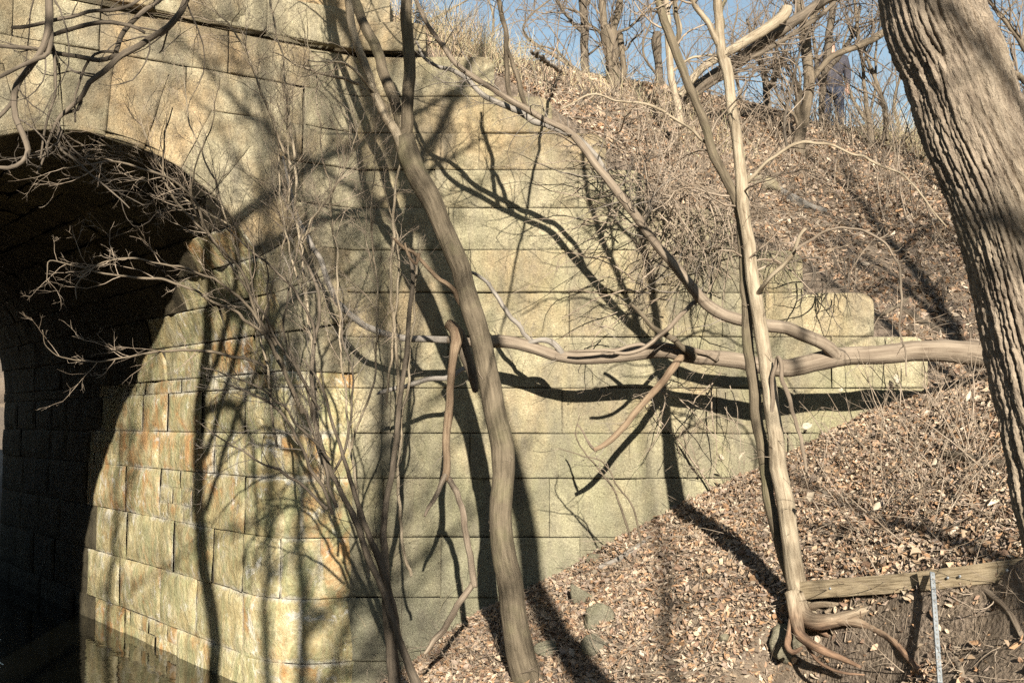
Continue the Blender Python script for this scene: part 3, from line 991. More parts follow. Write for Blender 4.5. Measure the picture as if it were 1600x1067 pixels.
# ------------------------------------------------------------------ the trees of the picture
# --- big furrowed trunk at the right edge
def big_tree():
    low = px('1457,0,130;1492,100,133;1525,200,136;1560,280,139;1587,356,142;1610,440,144;1628,523,146;1664,690,150;1684,780,156;1711,858,164;1738,960,180;1768,1120,220;1785,1300,290;1792,1420,410', 2.7)
    y0 = 2.7
    high = [(.895, CAMZ + 1.40, .098), (.855, CAMZ + 2.05, .097), (.74, CAMZ + 2.63, .096), (.42, CAMZ + 3.7, .093), (.0, CAMZ + 4.8, .09), (-.5, CAMZ + 6.0, .085)]
    pts = np.vstack([np.array([(x, y0, z, r) for x, z, r in high])[::-1], low])
    base = (pts[-1][0], pts[-1][1], pts[-1][2])
    root = empty('tree', base, 'thick leaning trunk with deeply furrowed pale brown bark', 'tree', None)
    S = catmull(pts[::-1], .0045)
    P, R = S[:, :3], S[:, 3]
    T = nrm(np.gradient(P, axis=0))
    N = nrm(np.cross(T, np.array([0, 1.0, 0])))
    Bv = np.cross(T, N)
    sides = 300
    th = np.linspace(0, 2 * np.pi, sides, endpoint=False)
    s = np.concatenate([[0], np.cumsum(np.linalg.norm(np.diff(P, axis=0), axis=1))])
    r0 = .13
    tw = th[None, :] + .35 * s[:, None]
    q = np.stack([r0 * np.cos(tw), r0 * np.sin(tw), np.repeat(s[:, None], sides, 1)], -1).reshape(-1, 3)
    qq = q * 1.9
    wv_ = np.stack([pn(qq * np.array([8, 8, 3.0]), 1, 3), pn(qq * np.array([8, 8, 3.0]), 1, 31), np.zeros(len(q))], 1)
    wq = qq + .014 * wv_
    n1 = pn(wq * np.array([1, 1, .065]), 29, 1.0)
    n2 = pn(wq * np.array([1, 1, .13]), 54, 8.0)
    f1 = np.clip(np.abs(n1) * 5.5, 0, 1)
    n3 = np.clip(np.abs(pn(wq * np.array([1, 1, .05]), 15, 21.0)) * 6.5, 0, 1)
    f2 = np.clip(np.abs(n2) * 4.2, 0, 1)
    plates = np.clip(np.abs(pn(wq * np.array([1, 1, .7]), 24, 12.0)) * 5, 0, 1)
    h = .024 * (f1 ** .7) + .022 * (n3 ** .7) + .008 * f2 + .006 * plates + .010 * fbm(qq, 75, 3, 2.0) + .010 * fbm(qq * np.array([1, 1, .4]), 7, 2, 5)
    h = (h * .38).reshape(len(P), sides)
    rr = R[:, None] * (1 + .03 * np.cos(3 * th + 1)[None, :]) - .010 + h
    V = P[:, None] + rr[..., None] * (N[:, None] * np.cos(th)[None, :, None] + Bv[:, None] * np.sin(th)[None, :, None])
    n = len(P)
    i = np.arange(n - 1)[:, None] * sides
    j = np.arange(sides)[None, :]
    j2 = (j + 1) % sides
    Q = np.stack([i + j, i + j2, i + sides + j2, i + sides + j], -1).reshape(-1, 4)
    build('trunk', V.reshape(-1, 3), Q, BARK_BIG, root, {'bark': ('FLOAT_VECTOR', q * 1.7)})
    t = Twigs(31)
    e = high[-1]
    for k, (pp, kk) in enumerate([
        ([(-.5, 2.7, e[1], .085), (-.95, 2.5, e[1] + 1.2, .07), (-1.2, 2.3, e[1] + 2.6, .045), (-1.5, 2.2, e[1] + 4, .015)], 20),
        ([(-.3, 2.7, e[1] - .5, .06), (.2, 2.5, e[1] + .4, .05), (.5, 2.2, e[1] + 1.5, .035), (.6, 2.0, e[1] + 2.8, .012)], 18),
        ([(-.1, 2.7, e[1] - 1.0, .05), (-.7, 2.4, e[1] - .5, .04), (-1.5, 2.1, e[1] - .1, .03), (-2.4, 1.9, e[1] + .6, .01)], 22)]):
        S2 = limb(root, 'limb', np.array(pp), BARK_BIG, 40 + k, 14, wob=.08)
        t.from_path(S2, kk, 1.0, .25, 1, levels=(4, 3), rmax=.012)
    t.done(root, TWIG)
big_tree()

def photo_tree(name, label, limbs, mat, twigmat, seed, base=None, cat='tree', group=None, twigs=(), sides=12, ws=1.0):
    """limbs: list of (part name, px-string, Y or None); twigs: list of (limb index, from_path kwargs)"""
    PR = [px(l[1], l[2] if len(l) > 2 else None) for l in limbs]
    for l, p in zip(limbs, PR):
        p[:, 3] *= l[4] if len(l) > 4 else ws
    b = PR[0][0][:3] if base is None else base
    root = empty(name, b, label, cat, group)
    S = []
    for i, (l, p) in enumerate(zip(limbs, PR)):
        mm = l[3] if len(l) > 3 and l[3] is not None else mat
        rm = p[:, 3].max()
        S.append(limb(root, l[0], p, mm, seed * 13 + i, sides if rm > .03 else 8 if rm > .012 else 6, max(.025, rm * .8), lump=.10, wob=(.06 if rm < .03 else .03)))
    t = Twigs(seed)
    for i, kw in twigs:
        t.from_path(S[i], **kw)
    t.done(root, twigmat)
    return root, S

# --- forked tree standing before the wing wall
photo_tree('tree', 'brown forked tree standing in front of the wing wall, trunk curving left as it rises', [
    ('trunk', '838,1085,92,9.55;824,1055,74;812,1010,66;804,950,62;797,912,62;790,880,60;784,845,58;781,800,56;782,760,56;785,718,58;781,680,57;773,635,55;761,575,54;749,522,53;737,478,52;719,420,50;700,370,50;680,325,50;660,285,52;642,245,54;630,215,50,9.6'),
    ('limb', '632,240,34,9.6;636,190,30;640,130,29;639,70,28;635,10,27;634,-60,26;640,-200,22;660,-380,16;650,-600,6,9.4'),
    ('limb', '640,255,30,9.6;622,215,24;604,185,22;588,150,21;572,110,20;556,62,19;546,20,19;536,-40,17;500,-160,13;470,-330,8,9.2', None, BARK_PALE),
    ('limb', '634,240,30,9.6;628,205,27,9.7;619,160,26;603,118,26;585,70,25;566,30,24;550,-10,23;510,-100,18;490,-260,12;430,-420,6,10.0'),
    ('limb', '733,490,13,9.6;716,470,13;700,448,12;672,420,11;650,398,9;634,385,9;622,372,8,9.3', None, DEAD_RED),
    ('limb', '655,395,8,9.35;648,412,7;640,402,7;632,380,5,9.3', None, DEAD_RED),
    ('limb', '612,190,10,9.65;590,150,8;560,120,7;520,98,5;480,90,3,9.0', None, BARK_PALE),
    ('limb', '560,130,9,9.6;530,122,8;500,112,6;455,92,4;420,80,2.5,9.0', None, BARK_PALE),
], BARK_MAIN, TWIG, 11, twigs=[
    (1, dict(k=16, L=.9, lo=.35, levels=(4, 3))), (2, dict(k=18, L=.8, lo=.4, levels=(4, 3))), (3, dict(k=18, L=.8, lo=.45, levels=(4, 3))),
    (6, dict(k=7, L=.5, lo=.3, levels=(3, 2), rmax=.004)), (7, dict(k=8, L=.5, lo=.2, levels=(3, 2), rmax=.004)),
    (0, dict(k=10, L=.3, lo=.1, hi=.8, levels=(2,), rmax=.003))], sides=24, ws=.63)

# --- pale twin-stemmed tree with bare roots
photo_tree('tree', 'slender pale twin-stemmed tree on bare roots beside the timber', [
    ('trunk', '1262,975,64,8.55;1252,945,46;1243,905,38;1235,850,35;1226,790,34;1216,730,32;1210,680,31;1204,630,30;1196,560,28;1189,510,27;1181,460,26;1174,410,25;1166,350,24;1160,300,24;1155,250,22;1148,195,21;1140,140,20;1132,95,22,8.5'),
    ('trunk', '1238,915,22,8.68;1222,858,24,8.72;1208,805,24;1198,745,24;1190,690,24;1181,630,23;1171,560,22;1166,500,22;1164,450,21;1162,395,20;1158,345,20;1150,310,20;1136,280,19;1120,250,19;1108,215,18;1095,175,17;1080,140,17;1064,105,17;1050,70,18;1038,35,17;1030,0,16;1015,-50,14;1000,-150,10;1010,-300,5,8.4', None, BARK_MAIN, .76),
    ('limb', '1134,100,19,8.5;1127,65,18;1124,30,17;1123,-10,17;1120,-80,15;1135,-200,11;1150,-400,6,8.3'),
    ('limb', '1132,90,14,8.5;1118,60,12;1103,30,11;1085,2,10;1060,-40,8;1040,-120,5,8.3'),
    ('limb', '1128,70,10,8.5;1131,40,9;1130,10,8;1140,-50,6,8.6', None, BARK_MAIN),
    ('limb', '1056,85,9,8.5;1060,50,8;1055,20,7;1052,-20,6;1060,-100,4,8.5', None, BARK_MAIN),
    ('limb', '1152,295,10,8.55;1175,280,8,8.5;1200,258,7;1225,238,7;1245,226,6;1262,222,6;1300,228,5;1350,248,5;1400,272,4;1440,305,4;1482,352,3,8.3', None, BARK_PALE),
    ('limb', '1232,236,6,8.5;1226,200,6;1232,160,6;1243,118,5;1250,80,4;1262,40,3,8.3', None, TWIG_DARK),
    ('limb', '1112,232,7,8.6;1080,205,6;1040,175,6;1000,160,5;960,155,4;920,152,4;880,178,3,8.3', None, BARK_PALE),
    ('limb', '1182,470,9,8.5;1200,440,9,8.3;1225,408,9;1243,388,8;1262,352,6,8.1'),
    ('limb', '1243,388,6,8.1;1290,362,5;1340,362,5;1380,378,5;1398,410,5;1402,450,5;1408,520,4;1414,590,3,7.9', None, DEAD),
    ('limb', '1204,640,9,8.5;1214,560,8,8.4;1226,610,9,8.3;1240,660,8;1254,710,7;1262,740,6,8.2', None, DEAD),
], BARK_PALE, TWIG, 12, twigs=[
    (1, dict(k=22, L=.7, lo=.4, levels=(4, 3))), (2, dict(k=16, L=.7, lo=.2, levels=(4, 3))), (3, dict(k=12, L=.7, lo=.3, levels=(4, 3))),
    (5, dict(k=8, L=.6, levels=(3, 3))), (6, dict(k=16, L=.45, lo=.15, levels=(3,), rmax=.004)), (7, dict(k=10, L=.4, lo=.2, levels=(3, 2), rmax=.004)),
    (8, dict(k=14, L=.4, lo=.1, levels=(3, 2), rmax=.004)), (10, dict(k=7, L=.2, lo=.2, levels=(2,), rmax=.003)), (0, dict(k=14, L=.22, lo=.05, hi=.7, levels=(2,), rmax=.003))], sides=22, ws=.78)
# roots of the twin-stemmed tree: parts of it
twin = [o for o in COL.objects if o.name.startswith('tree') and o.get('label', '').startswith('slender pale twin')][0]
for k, sp in enumerate([
    '1243,930,26,8.5;1256,962,27,8.45;1280,972,24,8.32;1312,968,20,8.2;1345,957,16,8.1;1372,949,13,8.05;1400,950,10,8.0;1430,962,7,7.9;1470,985,4,7.8',
    '1300,968,14,8.22;1340,972,14,8.1;1368,980,12,8.0;1395,1000,10,7.8;1420,1030,9,7.6;1445,1060,8,7.4;1475,1110,5,7.2',
    '1236,925,24,8.5;1244,965,21,8.4;1256,995,16,8.2;1285,1015,13,8.05;1315,1027,9,7.95;1345,1040,5,7.8',
    '1262,950,13,8.5;1290,943,10,8.4;1330,945,8,8.3;1380,944,6,8.2;1440,950,3,8.1',
    '1240,945,14,8.5;1234,985,11,8.35;1231,1008,9,8.25;1240,1018,8,8.2;1252,1010,5,8.15',
    '1285,985,6,8.4;1320,985,5,8.4;1360,990,4,8.3;1400,1015,3,8.2', '1262,960,14,8.55;1280,990,10,8.5;1288,1020,7,8.45;1300,1045,4,8.4',
    '1272,980,8,8.4;1310,1000,6,8.35;1350,1010,5,8.3;1380,1035,3,8.2','1290,955,6,8.4;1340,935,5,8.3;1390,938,4,8.2;1425,945,2,8.1',
    '1250,990,6,8.3;1275,1030,5,8.1;1310,1050,4,7.9;1350,1055,2,7.8','1330,965,6,8.2;1370,960,5,8.1;1410,972,4,8.0;1440,1000,3,7.8']):
    limb(twin, 'root', px(sp), ROOT2, 70 + k, 10, .03, .08, .02)

# --- the fallen log lying across the wall
log_root, LS = photo_tree('fallen_log', 'long fallen bleached log lying level across the wing wall, with forking limbs', [
    ('trunk', '1600,552,50,10.20;1540,553,46,10.30;1500,549,40;1450,547,38;1400,551,36;1350,556,35;1310,560,36;1270,568,36;1235,573,34;1180,568,31;1140,562,30;1090,556,29;1045,548,30;1010,548,30;965,556,28;920,561,25;880,559,22;850,550,22;825,541,24;795,535,24;765,534,24;735,533,18;700,531,14,10.70'),
    ('limb', '700,531,14,10.70;668,530,13;635,529,13;600,521,12;570,509,12;545,490,12;525,467,11;510,435,11;498,405,10;484,380,10;468,350,9;458,320,8;450,285,6;444,245,4,10.50', None, DEAD_GREY),
    ('limb', '1305,556,22,10.35;1290,540,24,10.30;1262,525,24;1230,514,24;1185,507,24;1150,500,23;1122,488,23;1098,468,22;1080,448,20;1060,420,19;1040,398,18;1015,372,17;995,345,17;975,318,17;960,295,16,9.90;935,262,15;910,228,14;885,203,13;850,185,12;815,165,12;780,143,11;745,122,11;715,100,10;690,72,9;668,40,8;645,-10,8;610,-80,6,9.70', None, DEAD),
    ('limb', '950,285,8,9.95;935,250,10,10.00;905,224,11;875,204,12;845,192,12;815,180,11;785,168,11;755,150,10;730,130,10;705,112,8;685,104,7;662,86,5;652,68,4,10.10', None, DEAD_GREY),
    ('limb', '845,545,9,10.65;830,528,9;808,508,9;785,480,9;768,450,8;750,432,7;735,418,5;728,404,3,10.50', None, DEAD_GREY),
    ('limb', '880,558,12,10.60;876,545,12,10.55;862,535,13;845,532,11;828,534,8;815,540,5,10.60', None, DEAD_GREY),
    ('limb', '1072,546,14,10.45;1050,575,15,10.35;1030,600,14;1002,632,13;975,665,12;950,690,11;928,703,8,10.20', None, DEAD_RED),
    ('limb', '740,570,10,10.65;705,585,10;670,595,10;635,606,9;600,610,8;590,611,4,10.50', None, DEAD_GREY),
    ('limb', '1085,560,13,10.40;1045,525,12,10.20;1015,505,10;985,478,7,10.00', None, BARK_MAIN),
    ('limb', '1120,560,10,10.40;1085,545,10;1040,538,8;980,545,7;900,548,5;890,550,3,10.40', None, DEAD),
    ('limb', '1090,470,9,10.20;1050,505,9,10.10;1000,545,8;960,552,6,10.00', None, DEAD),
    ('limb', '905,665,3,10.50;918,690,4;925,705,6;930,712,3,10.30', None, DEAD),
    ('limb', '800,163,9,9.85;796,120,10;792,80,10;785,40,9;777,0,9;770,-60,6,9.50', None, BARK_BG),
    ('limb', '826,170,8,9.85;812,140,10;800,100,8;792,75,6,9.70', None, BARK_BG),
], DEAD, TWIG_GREY, 13, twigs=[
    (0, dict(k=14, L=.4, lo=.2, hi=.9, levels=(3, 2), rmax=.004, spread=1.8)), (2, dict(k=60, L=.65, lo=.2, hi=.95, levels=(4, 3), rmax=.005, spread=1.6)),
    (3, dict(k=12, L=.35, levels=(3,), rmax=.003)), (4, dict(k=7, L=.25, levels=(2,), rmax=.003)), (6, dict(k=7, L=.3, levels=(2,), rmax=.003)),
    (1, dict(k=12, L=.3, lo=.3, levels=(3,), rmax=.003)), (12, dict(k=8, L=.6, levels=(4, 3), rmax=.004))], sides=20, ws=.82)

# --- broken forked stick hanging in front of the wall
photo_tree('broken_branch', 'broken forked stick hanging from the log left of the forked trunk', [
    ('stick', '700,505,16,10.03;712,520,20;707,560,13;704,600,12;700,650,13;698,690,12;697,735,12;694,748,14,9.88', None, DEAD_RED),
    ('stick', '694,745,9,9.88;685,768,8;673,790,7;663,806,4,9.68', None, DEAD),
    ('stick', '697,748,10,9.88;714,775,10;723,800,10;730,830,10;735,860,10;740,890,11;741,913,9,9.73', None, DEAD),
    ('stick', '738,908,9,9.73;722,930,10;705,955,10;690,980,10;676,1005,8;666,1020,5,9.58', None, DEAD),
    ('stick', '705,508,16,10.03;718,520,18;727,545,20;738,580,16;745,610,10,10.18', None, BARK_DARK)], DEAD, TWIG_GREY, 14,
    cat='branch', twigs=[(0, dict(k=5, L=.2, levels=(1,), rmax=.003)), (4, dict(k=4, L=.2, levels=(1,), rmax=.003))])

# --- saplings and shrubs at the left, in front of the wall and the arch
def sapling(label, limbs, seed, k=10, L=.5, mat=BARK_DARK, tm=TWIG_DARK, lo=.25, levels=(3, 3), cat='sapling', group=None, name='sapling', extra=None):
    tw = [(i, dict(k=k, L=L, lo=lo, levels=levels, rmax=.0032, wob=.14, spread=.9, lf=.6)) for i in range(len(limbs))]
    return photo_tree(name, label, [('stem', l) + tuple(extra or ()) for l in limbs], mat, tm, seed, cat=cat, group=group, twigs=tw, ws=.58)

sapling('dark multi-stemmed sapling leaning left from the foot of the wall', [
    '652,1075,30,9.3;640,1040,22;622,990,19;605,945,18;590,905,17;575,865,17;556,815,16;535,775,14;515,735,13;500,690,12;490,630,11;486,580,11;492,530,10;498,480,9;488,430,8;470,390,6,8.9',
    '622,1000,20,9.35;606,930,22;594,880,21;580,850,17;562,800,14;545,740,11;528,690,9;514,640,8;500,600,6;470,560,4,8.9',
    '618,1070,34,9.4;610,1000,30;606,940,26;603,890,22,9.5;598,840,18;603,790,16;612,740,16;620,690,15;622,640,14;628,590,14;634,540,13;640,480,12;644,430,11;636,390,8,9.7',
    '500,640,8,9.0;480,600,8;452,560,7;430,520,6;408,470,5;390,420,4;384,380,3,8.6',
    '515,720,9,9.0;490,690,8;462,660,7;436,630,6;400,605,5;360,590,4;320,575,3,8.5',
    '492,540,8,8.95;478,490,7;455,450,7;420,410,6;380,380,5;345,345,4;322,318,3,8.6'], 15, k=9, L=.55)
sapling('thin straight grey sapling before the wall, left of the forked tree', [
    '640,900,9,9.8;628,820,9;622,740,9;620,660,9;617,580,9;615,500,9;613,440,8;612,380,8;616,300,7;622,240,6;626,180,4,9.6',
    '622,700,7,9.8;630,640,7;640,570,7;646,500,6;650,440,5;652,390,4,9.7',
    '604,640,6,9.8;612,560,7;620,500,7;626,440,6;622,380,5;610,330,4;590,280,3,9.7'], 16, k=7, L=.35, mat=BARK_PALE, tm=TWIG)
sapling('tall thin sapling with pale twigs rising past the arch edge', [
    '505,760,9,9.3;498,700,8;494,640,8;490,560,8;482,480,8;472,400,8;464,330,8;458,260,7;452,200,7;446,140,6;436,80,5;428,20,5;420,-60,3,9.0',
    '480,470,6,9.2;462,420,6;448,360,5;440,300,5;438,240,4;446,160,3,9.0',
    '458,260,6,9.0;430,190,6;405,120,5;380,70,5;340,30,4;300,0,3,8.6',
    '470,380,6,9.1;500,330,6;530,280,5;545,240,4;560,190,3,9.2'], 17, k=22, L=.6, mat=BARK_PALE, tm=TWIG, levels=(4, 3))
sapling('arching shrub reaching thorny tan twigs across the dark tunnel mouth', [
    '470,640,12,8.9;440,570,10;410,520,9;370,490,8;330,470,7;290,452,7;250,443,7;210,438,6;165,432,5;120,420,4;75,410,3;70,440,2,8.0',
    '440,560,9,8.8;400,490,8;360,450,7;320,430,6;280,417,6;245,412,5;200,408,5;165,410,4;135,425,4;122,450,3;124,470,2,8.0',
    '420,575,8,8.9;380,560,8;330,552,8;280,550,7;240,555,6;200,562,5;160,563,4;110,562,3;75,545,2;66,520,2,8.1',
    '430,540,8,8.8;400,480,8;370,420,7;330,370,6;290,330,6;262,290,6;255,250,5;258,210,4;270,170,3,8.3',
    '330,370,7,8.6;300,310,7;260,280,6;215,265,6;170,258,5;130,258,4;100,262,3,8.0',
    '400,470,7,8.8;350,400,6;310,345,6;300,300,5;310,250,4;330,180,3;345,120,2,8.4'], 18, k=11, L=.42, mat=BARK_BG, tm=TWIG, levels=(4, 2))
sapling('tangled dark bush at the springing of the arch', [
    '520,800,10,9.1;490,740,9;470,690,8;440,650,7;400,620,6;350,600,4,8.6',
    '525,790,10,9.1;505,720,9;480,650,8;450,600,7;425,540,6;415,470,5;420,400,3,8.8',
    '515,790,9,9.1;480,760,8;440,735,7;395,715,5;350,690,4;310,665,3,8.6',
    '510,760,9,9.1;500,680,8;470,590,7;450,510,6;455,430,5;470,360,4,8.9',
    '520,740,8,9.1;540,680,7;550,620,6;545,560,5;530,500,4,9.2'], 19, k=11, L=.5, mat=BARK_DARK, tm=TWIG_GREY, levels=(5, 3), cat='bush', name='bush')

sapling('wispy pale sapling fanning out across the arch ring', [
    '430,700,7,9.4;420,600,7;405,520,6;385,440,6;360,360,5;335,290,5;310,220,4;290,150,3;275,90,2,9.0',
    '405,520,5,9.3;430,440,5;450,350,4;455,280,4;450,200,3;440,120,2,9.1',
    '360,360,4,9.2;320,330,4;280,300,3;240,240,3;220,180,2,8.8'], 25, k=26, L=.55, mat=BARK_PALE, tm=TWIG, levels=(4, 3))
sapling('thin pale sapling with many side shoots standing left of the forked trunk', [
    '575,900,8,9.7;560,800,7;548,700,7;540,600,6;530,500,6;525,400,5;515,300,5;500,200,4;490,110,3;480,40,2,9.3',
    '548,700,6,9.7;575,620,6;590,540,5;592,460,5;585,380,4;580,300,3;590,200,2,9.5'], 26, k=24, L=.5, mat=BARK_PALE, tm=TWIG, levels=(4, 3))
sapling('thin grey sapling crossing the wall right of the forked trunk', [
    '985,845,6,10.2;975,800,6;960,770,5;935,740,5;915,715,4;905,680,3;910,650,2,9.9',
    '1000,850,5,10.1;985,790,5;965,750,4;945,720,4;900,710,3;870,705,2,9.8'], 27, k=6, L=.3, mat=BARK_BG, tm=TWIG, levels=(2,))
# --- tree on the left bank, its trunk out of the picture, boughs hanging into it
photo_tree('tree', 'overhanging tree whose smooth blue-grey boughs hang over the arch top', [
    ('trunk', '-420,1300,150,3.6;-400,700,120,3.7;-345,300,105,3.75;-330,100,95,3.8;-360,-300,85,4.0;-300,-800,80,4.2;-150,-1100,60,4.4'),
    ('limb', '-320,-760,60,4.2;-100,-560,44,4.5;40,-300,30,4.7;72,-120,22,4.8;80,0,16;78,50,15;72,75,13;60,100,13;38,125,14;25,150,13;24,185,12;36,210,12;43,232,11;35,250,9;15,260,8;-20,256,6,4.7'),
    ('limb', '-150,-1000,60,4.4;150,-560,44,4.8;280,-200,26,5.0;300,-60,18;290,0,14;275,30,13;250,50,13;215,70,14;195,80,14;180,90,12;160,110,12;140,130,11;130,150,10;115,165,9;95,185,8;85,205,6;70,240,5;55,270,3,4.9'),
    ('limb', '80,30,10,4.8;72,80,10;50,100,9;20,115,8;-30,140,7,4.6'),
    ('limb', '78,60,8,4.8;110,45,9;160,30,9;200,35,7;225,50,6,4.9'),
    ('limb', '195,82,10,5.0;205,50,11;225,25,11;245,5,10;262,-30,9,5.1'),
    ('limb', '185,88,9,5.0;150,95,10;110,85,9;75,78,9;30,75,8;-30,65,6,4.8'),
    ('limb', '20,40,8,4.8;80,33,8;140,27,8;190,12,8;220,-10,7,5.0'),
    ('limb', '132,148,7,4.95;128,170,7;100,175,7;97,200,6;99,235,6;118,255,5;140,275,4;180,300,3;205,320,2,4.9'),
    ('limb', '190,92,7,5.0;170,82,7;150,88,6;138,110,6;128,140,5;122,160,4;126,190,4,4.95'),
    ('limb', '26,155,8,4.8;5,180,8;-20,200,6,4.75'),
    ('limb', '76,70,6,4.8;84,110,6;80,150,5;70,200,5;60,240,4,4.75'),
    ('limb', '-320,-620,52,4.0;0,-740,40,4.6;300,-820,32,5.0;600,-900,22,5.2;900,-1000,9,5.4'),
    ('limb', '-340,-420,46,3.9;-50,-420,36,4.6;200,-430,26,5.2;420,-480,15,5.6;600,-560,6,5.8'),
    ('limb', '-300,-800,54,4.2;100,-1000,38,4.6;420,-1150,28,4.9;750,-1240,16,5.1;1000,-1330,7,5.2')],
    BARK_DARK, TWIG_DARK, 20, base=at(-420, 1300, 3.6), ws=.72, twigs=[
    (12, dict(k=34, L=.8, lo=.25, levels=(4, 3), rmax=.010)), (13, dict(k=30, L=.7, lo=.25, levels=(4, 3), rmax=.010)), (14, dict(k=30, L=.9, lo=.25, levels=(4, 3), rmax=.010)),
    (1, dict(k=12, L=.6, lo=.35, levels=(3, 2), rmax=.004)), (2, dict(k=18, L=.5, lo=.35, levels=(3, 2), rmax=.004)), (7, dict(k=5, L=.4, levels=(3,), rmax=.003)),
    (8, dict(k=8, L=.3, levels=(3,), rmax=.003)), (6, dict(k=5, L=.3, levels=(3,), rmax=.003))])
for o in COL.objects:
    if o.get('label', '').startswith('overhanging tree'):
        for c in o.children:
            if c.name.startswith('limb') and c.data: c.data.materials[0] = BARK_DARK
# ------------------------------------------------------------------ skyline trees on the embankment
def sky_tree(name, label, limbs, seed, k=12, L=1.2, mat=None, lo=.3, levels=(4, 4), tm=None, cat='tree', group='bare trees along the top of the embankment', rmax=.012, skip=()):
    return photo_tree(name, label, limbs, mat or BARK_BG, tm or TWIG_BG, seed, cat=cat, group=group,
                      twigs=[(i, dict(k=k, L=L, lo=lo, levels=levels, rmax=rmax, wob=.17, up=.06, spread=1.0)) for i in range(len(limbs)) if i not in skip])
sky_tree('tree', 'straight slim dark-trunked tree, first of the skyline trees right of the wall top', [
    ('trunk', '922,200,20,15.6;918,170,15;916,130,13;915,90,13;913,50,13;911,10,12;910,-40,11;905,-200,9;900,-450,5'),
    ('limb', '914,60,6,15.6;890,30,5;868,0,5;830,-40,3'), ('limb', '912,20,6,15.6;930,-20,5;950,-80,3'),
    ('limb', '917,130,4,15.6;890,95,4;860,75,3;820,70,2'), ('limb', '913,90,4,15.6;940,70,3;960,20,2')], 41, k=14, mat=BARK_DARK)
sky_tree('tree', 'stout pollarded skyline tree with a lumpy knob and two stubby shoots', [
    ('trunk', '962,190,30,15.4;960,165,25;960,130,23;957,95,22;953,70,24;951,52,28;950,42,20'),
    ('limb', '947,55,13,15.4;943,30,12;942,0,11;941,-60,9;938,-200,5'), ('limb', '955,52,12,15.4;964,30,10;969,5,10;973,-50,8;980,-200,4'),
    ('limb', '945,60,5,15.4;925,40,4;905,20,3;880,15,2'), ('limb', '958,55,5,15.4;985,40,4;1010,20,3;1040,10,2')], 42, k=14)
sky_tree('tree_snag', 'short broken grey snag beside the pollarded tree', [
    ('trunk', '977,165,12,15.7;975,140,10;974,110,9;972,85,9;970,62,11;971,52,7'), ('limb', '973,80,3,15.7;990,62,3;1010,45,2')], 43, k=4, L=.5, cat='dead tree', group=None)
sky_tree('tree_snag', 'dark short snag with a split top, alone against the sky', [
    ('trunk', '1032,150,16,16.6;1030,125,13;1029,100,12;1027,80,14;1026,62,16;1030,52,11'), ('limb', '1027,70,5,16.6;1024,58,4;1022,50,3')], 44, k=3, L=.4, mat=BARK_DARK, cat='dead tree', group=None)
sky_tree('tree', 'slim tan tree rising close behind the leaning stem of the twin-stemmed tree', [
    ('trunk', '1063,200,16,13.8;1058,165,12;1050,120,11;1047,80,11;1043,40,11;1040,0,11;1038,-60,10;1030,-250,5'),
    ('limb', '1047,80,6,13.8;1062,50,8;1056,20,8;1052,-20,7;1050,-120,4'), ('limb', '1050,110,4,13.8;1085,90,4;1120,85,3')], 45, k=14, mat=BARK_PALE)
sky_tree('tree_snag', 'broken pale snag leaning up to the right, its top snapped off', [
    ('trunk', '1060,150,12,14.6;1100,105,13;1140,82,14;1170,62,15;1200,42,16;1222,24,18;1228,10,16')], 46, k=5, L=.6, mat=BARK_PALE, cat='dead tree', group=None)
sky_tree('tree', 'thick dark trunk leaning steeply to the right across the skyline', [
    ('trunk', '1035,178,20,14.9;1080,145,19;1110,122,18;1150,95,18;1185,72,17;1220,45,17;1260,20,16;1300,-6,15;1400,-70,13;1550,-170,8'),
    ('limb', '1110,125,8,14.9;1150,105,8;1190,82,8;1230,58,7;1275,28,7;1330,-20,5'), ('limb', '1065,160,8,14.9;1100,140,7;1140,118,6;1180,100,4')], 47, k=16, L=1.0, mat=BARK_DARK)
sky_tree('tree', 'gnarled dark tree with a curved foot just left of the standing person', [
    ('trunk', '1260,275,30,15.8;1252,245,22;1250,215,18;1256,185,16;1262,150,16;1264,125,17;1262,100,16;1258,70,16;1257,40,15;1250,10,13;1243,-30,11;1235,-200,6'),
    ('limb', '1254,200,9,15.8;1246,165,9;1250,145,7;1240,120,5;1220,95,3'), ('limb', '1258,70,8,15.8;1262,45,8;1275,20,8;1290,0,7;1310,-60,4'),
    ('limb', '1262,130,8,15.8;1275,118,8;1300,88,9;1340,72,10;1378,52,10;1400,30,9;1440,0,7;1480,-60,4'), ('limb', '1250,215,6,15.8;1240,185,5;1222,160,4;1205,120,3')], 48, k=16, mat=BARK_BG)
sky_tree('tree', 'slim dark double tree right beside the standing person', [
    ('trunk', '1283,235,16,17.2;1283,205,10;1284,170,9;1287,130,10;1292,90,11;1296,50,11;1300,10,10;1304,-40,9;1310,-200,5'),
    ('limb', '1286,140,7,17.2;1278,110,6;1275,80,5;1268,40,3'), ('limb', '1290,110,8,17.2;1310,90,7;1330,60,6;1345,10,4')], 49, k=12, mat=BARK_DARK)
sky_tree('tree', 'small dark crooked tree with a bare fork in the middle of the skyline', [
    ('trunk', '1200,200,18,16.4;1198,180,13;1198,155,11;1195,120,10;1186,95,9;1180,70,7;1168,30,4'),
    ('limb', '1197,150,9,16.4;1208,128,10;1216,105,10;1222,90,9'), ('limb', '1197,120,4,16.4;1220,60,4;1226,20,3;1230,-40,2')], 50, k=12, mat=BARK_DARK)
sky_tree('tree', 'thin upright sapling on the skyline between the person and the furrowed trunk', [
    ('trunk', '1360,230,9,17.0;1357,190,7;1352,150,6;1347,100,5;1340,50,5;1335,0,4;1330,-80,3'),
    ('limb', '1386,220,9,17.0;1385,185,8;1378,150,7;1362,110,5;1348,70,3'), ('limb', '1357,185,4,17.0;1365,130,4;1370,70,3;1380,0,2')], 51, k=14)
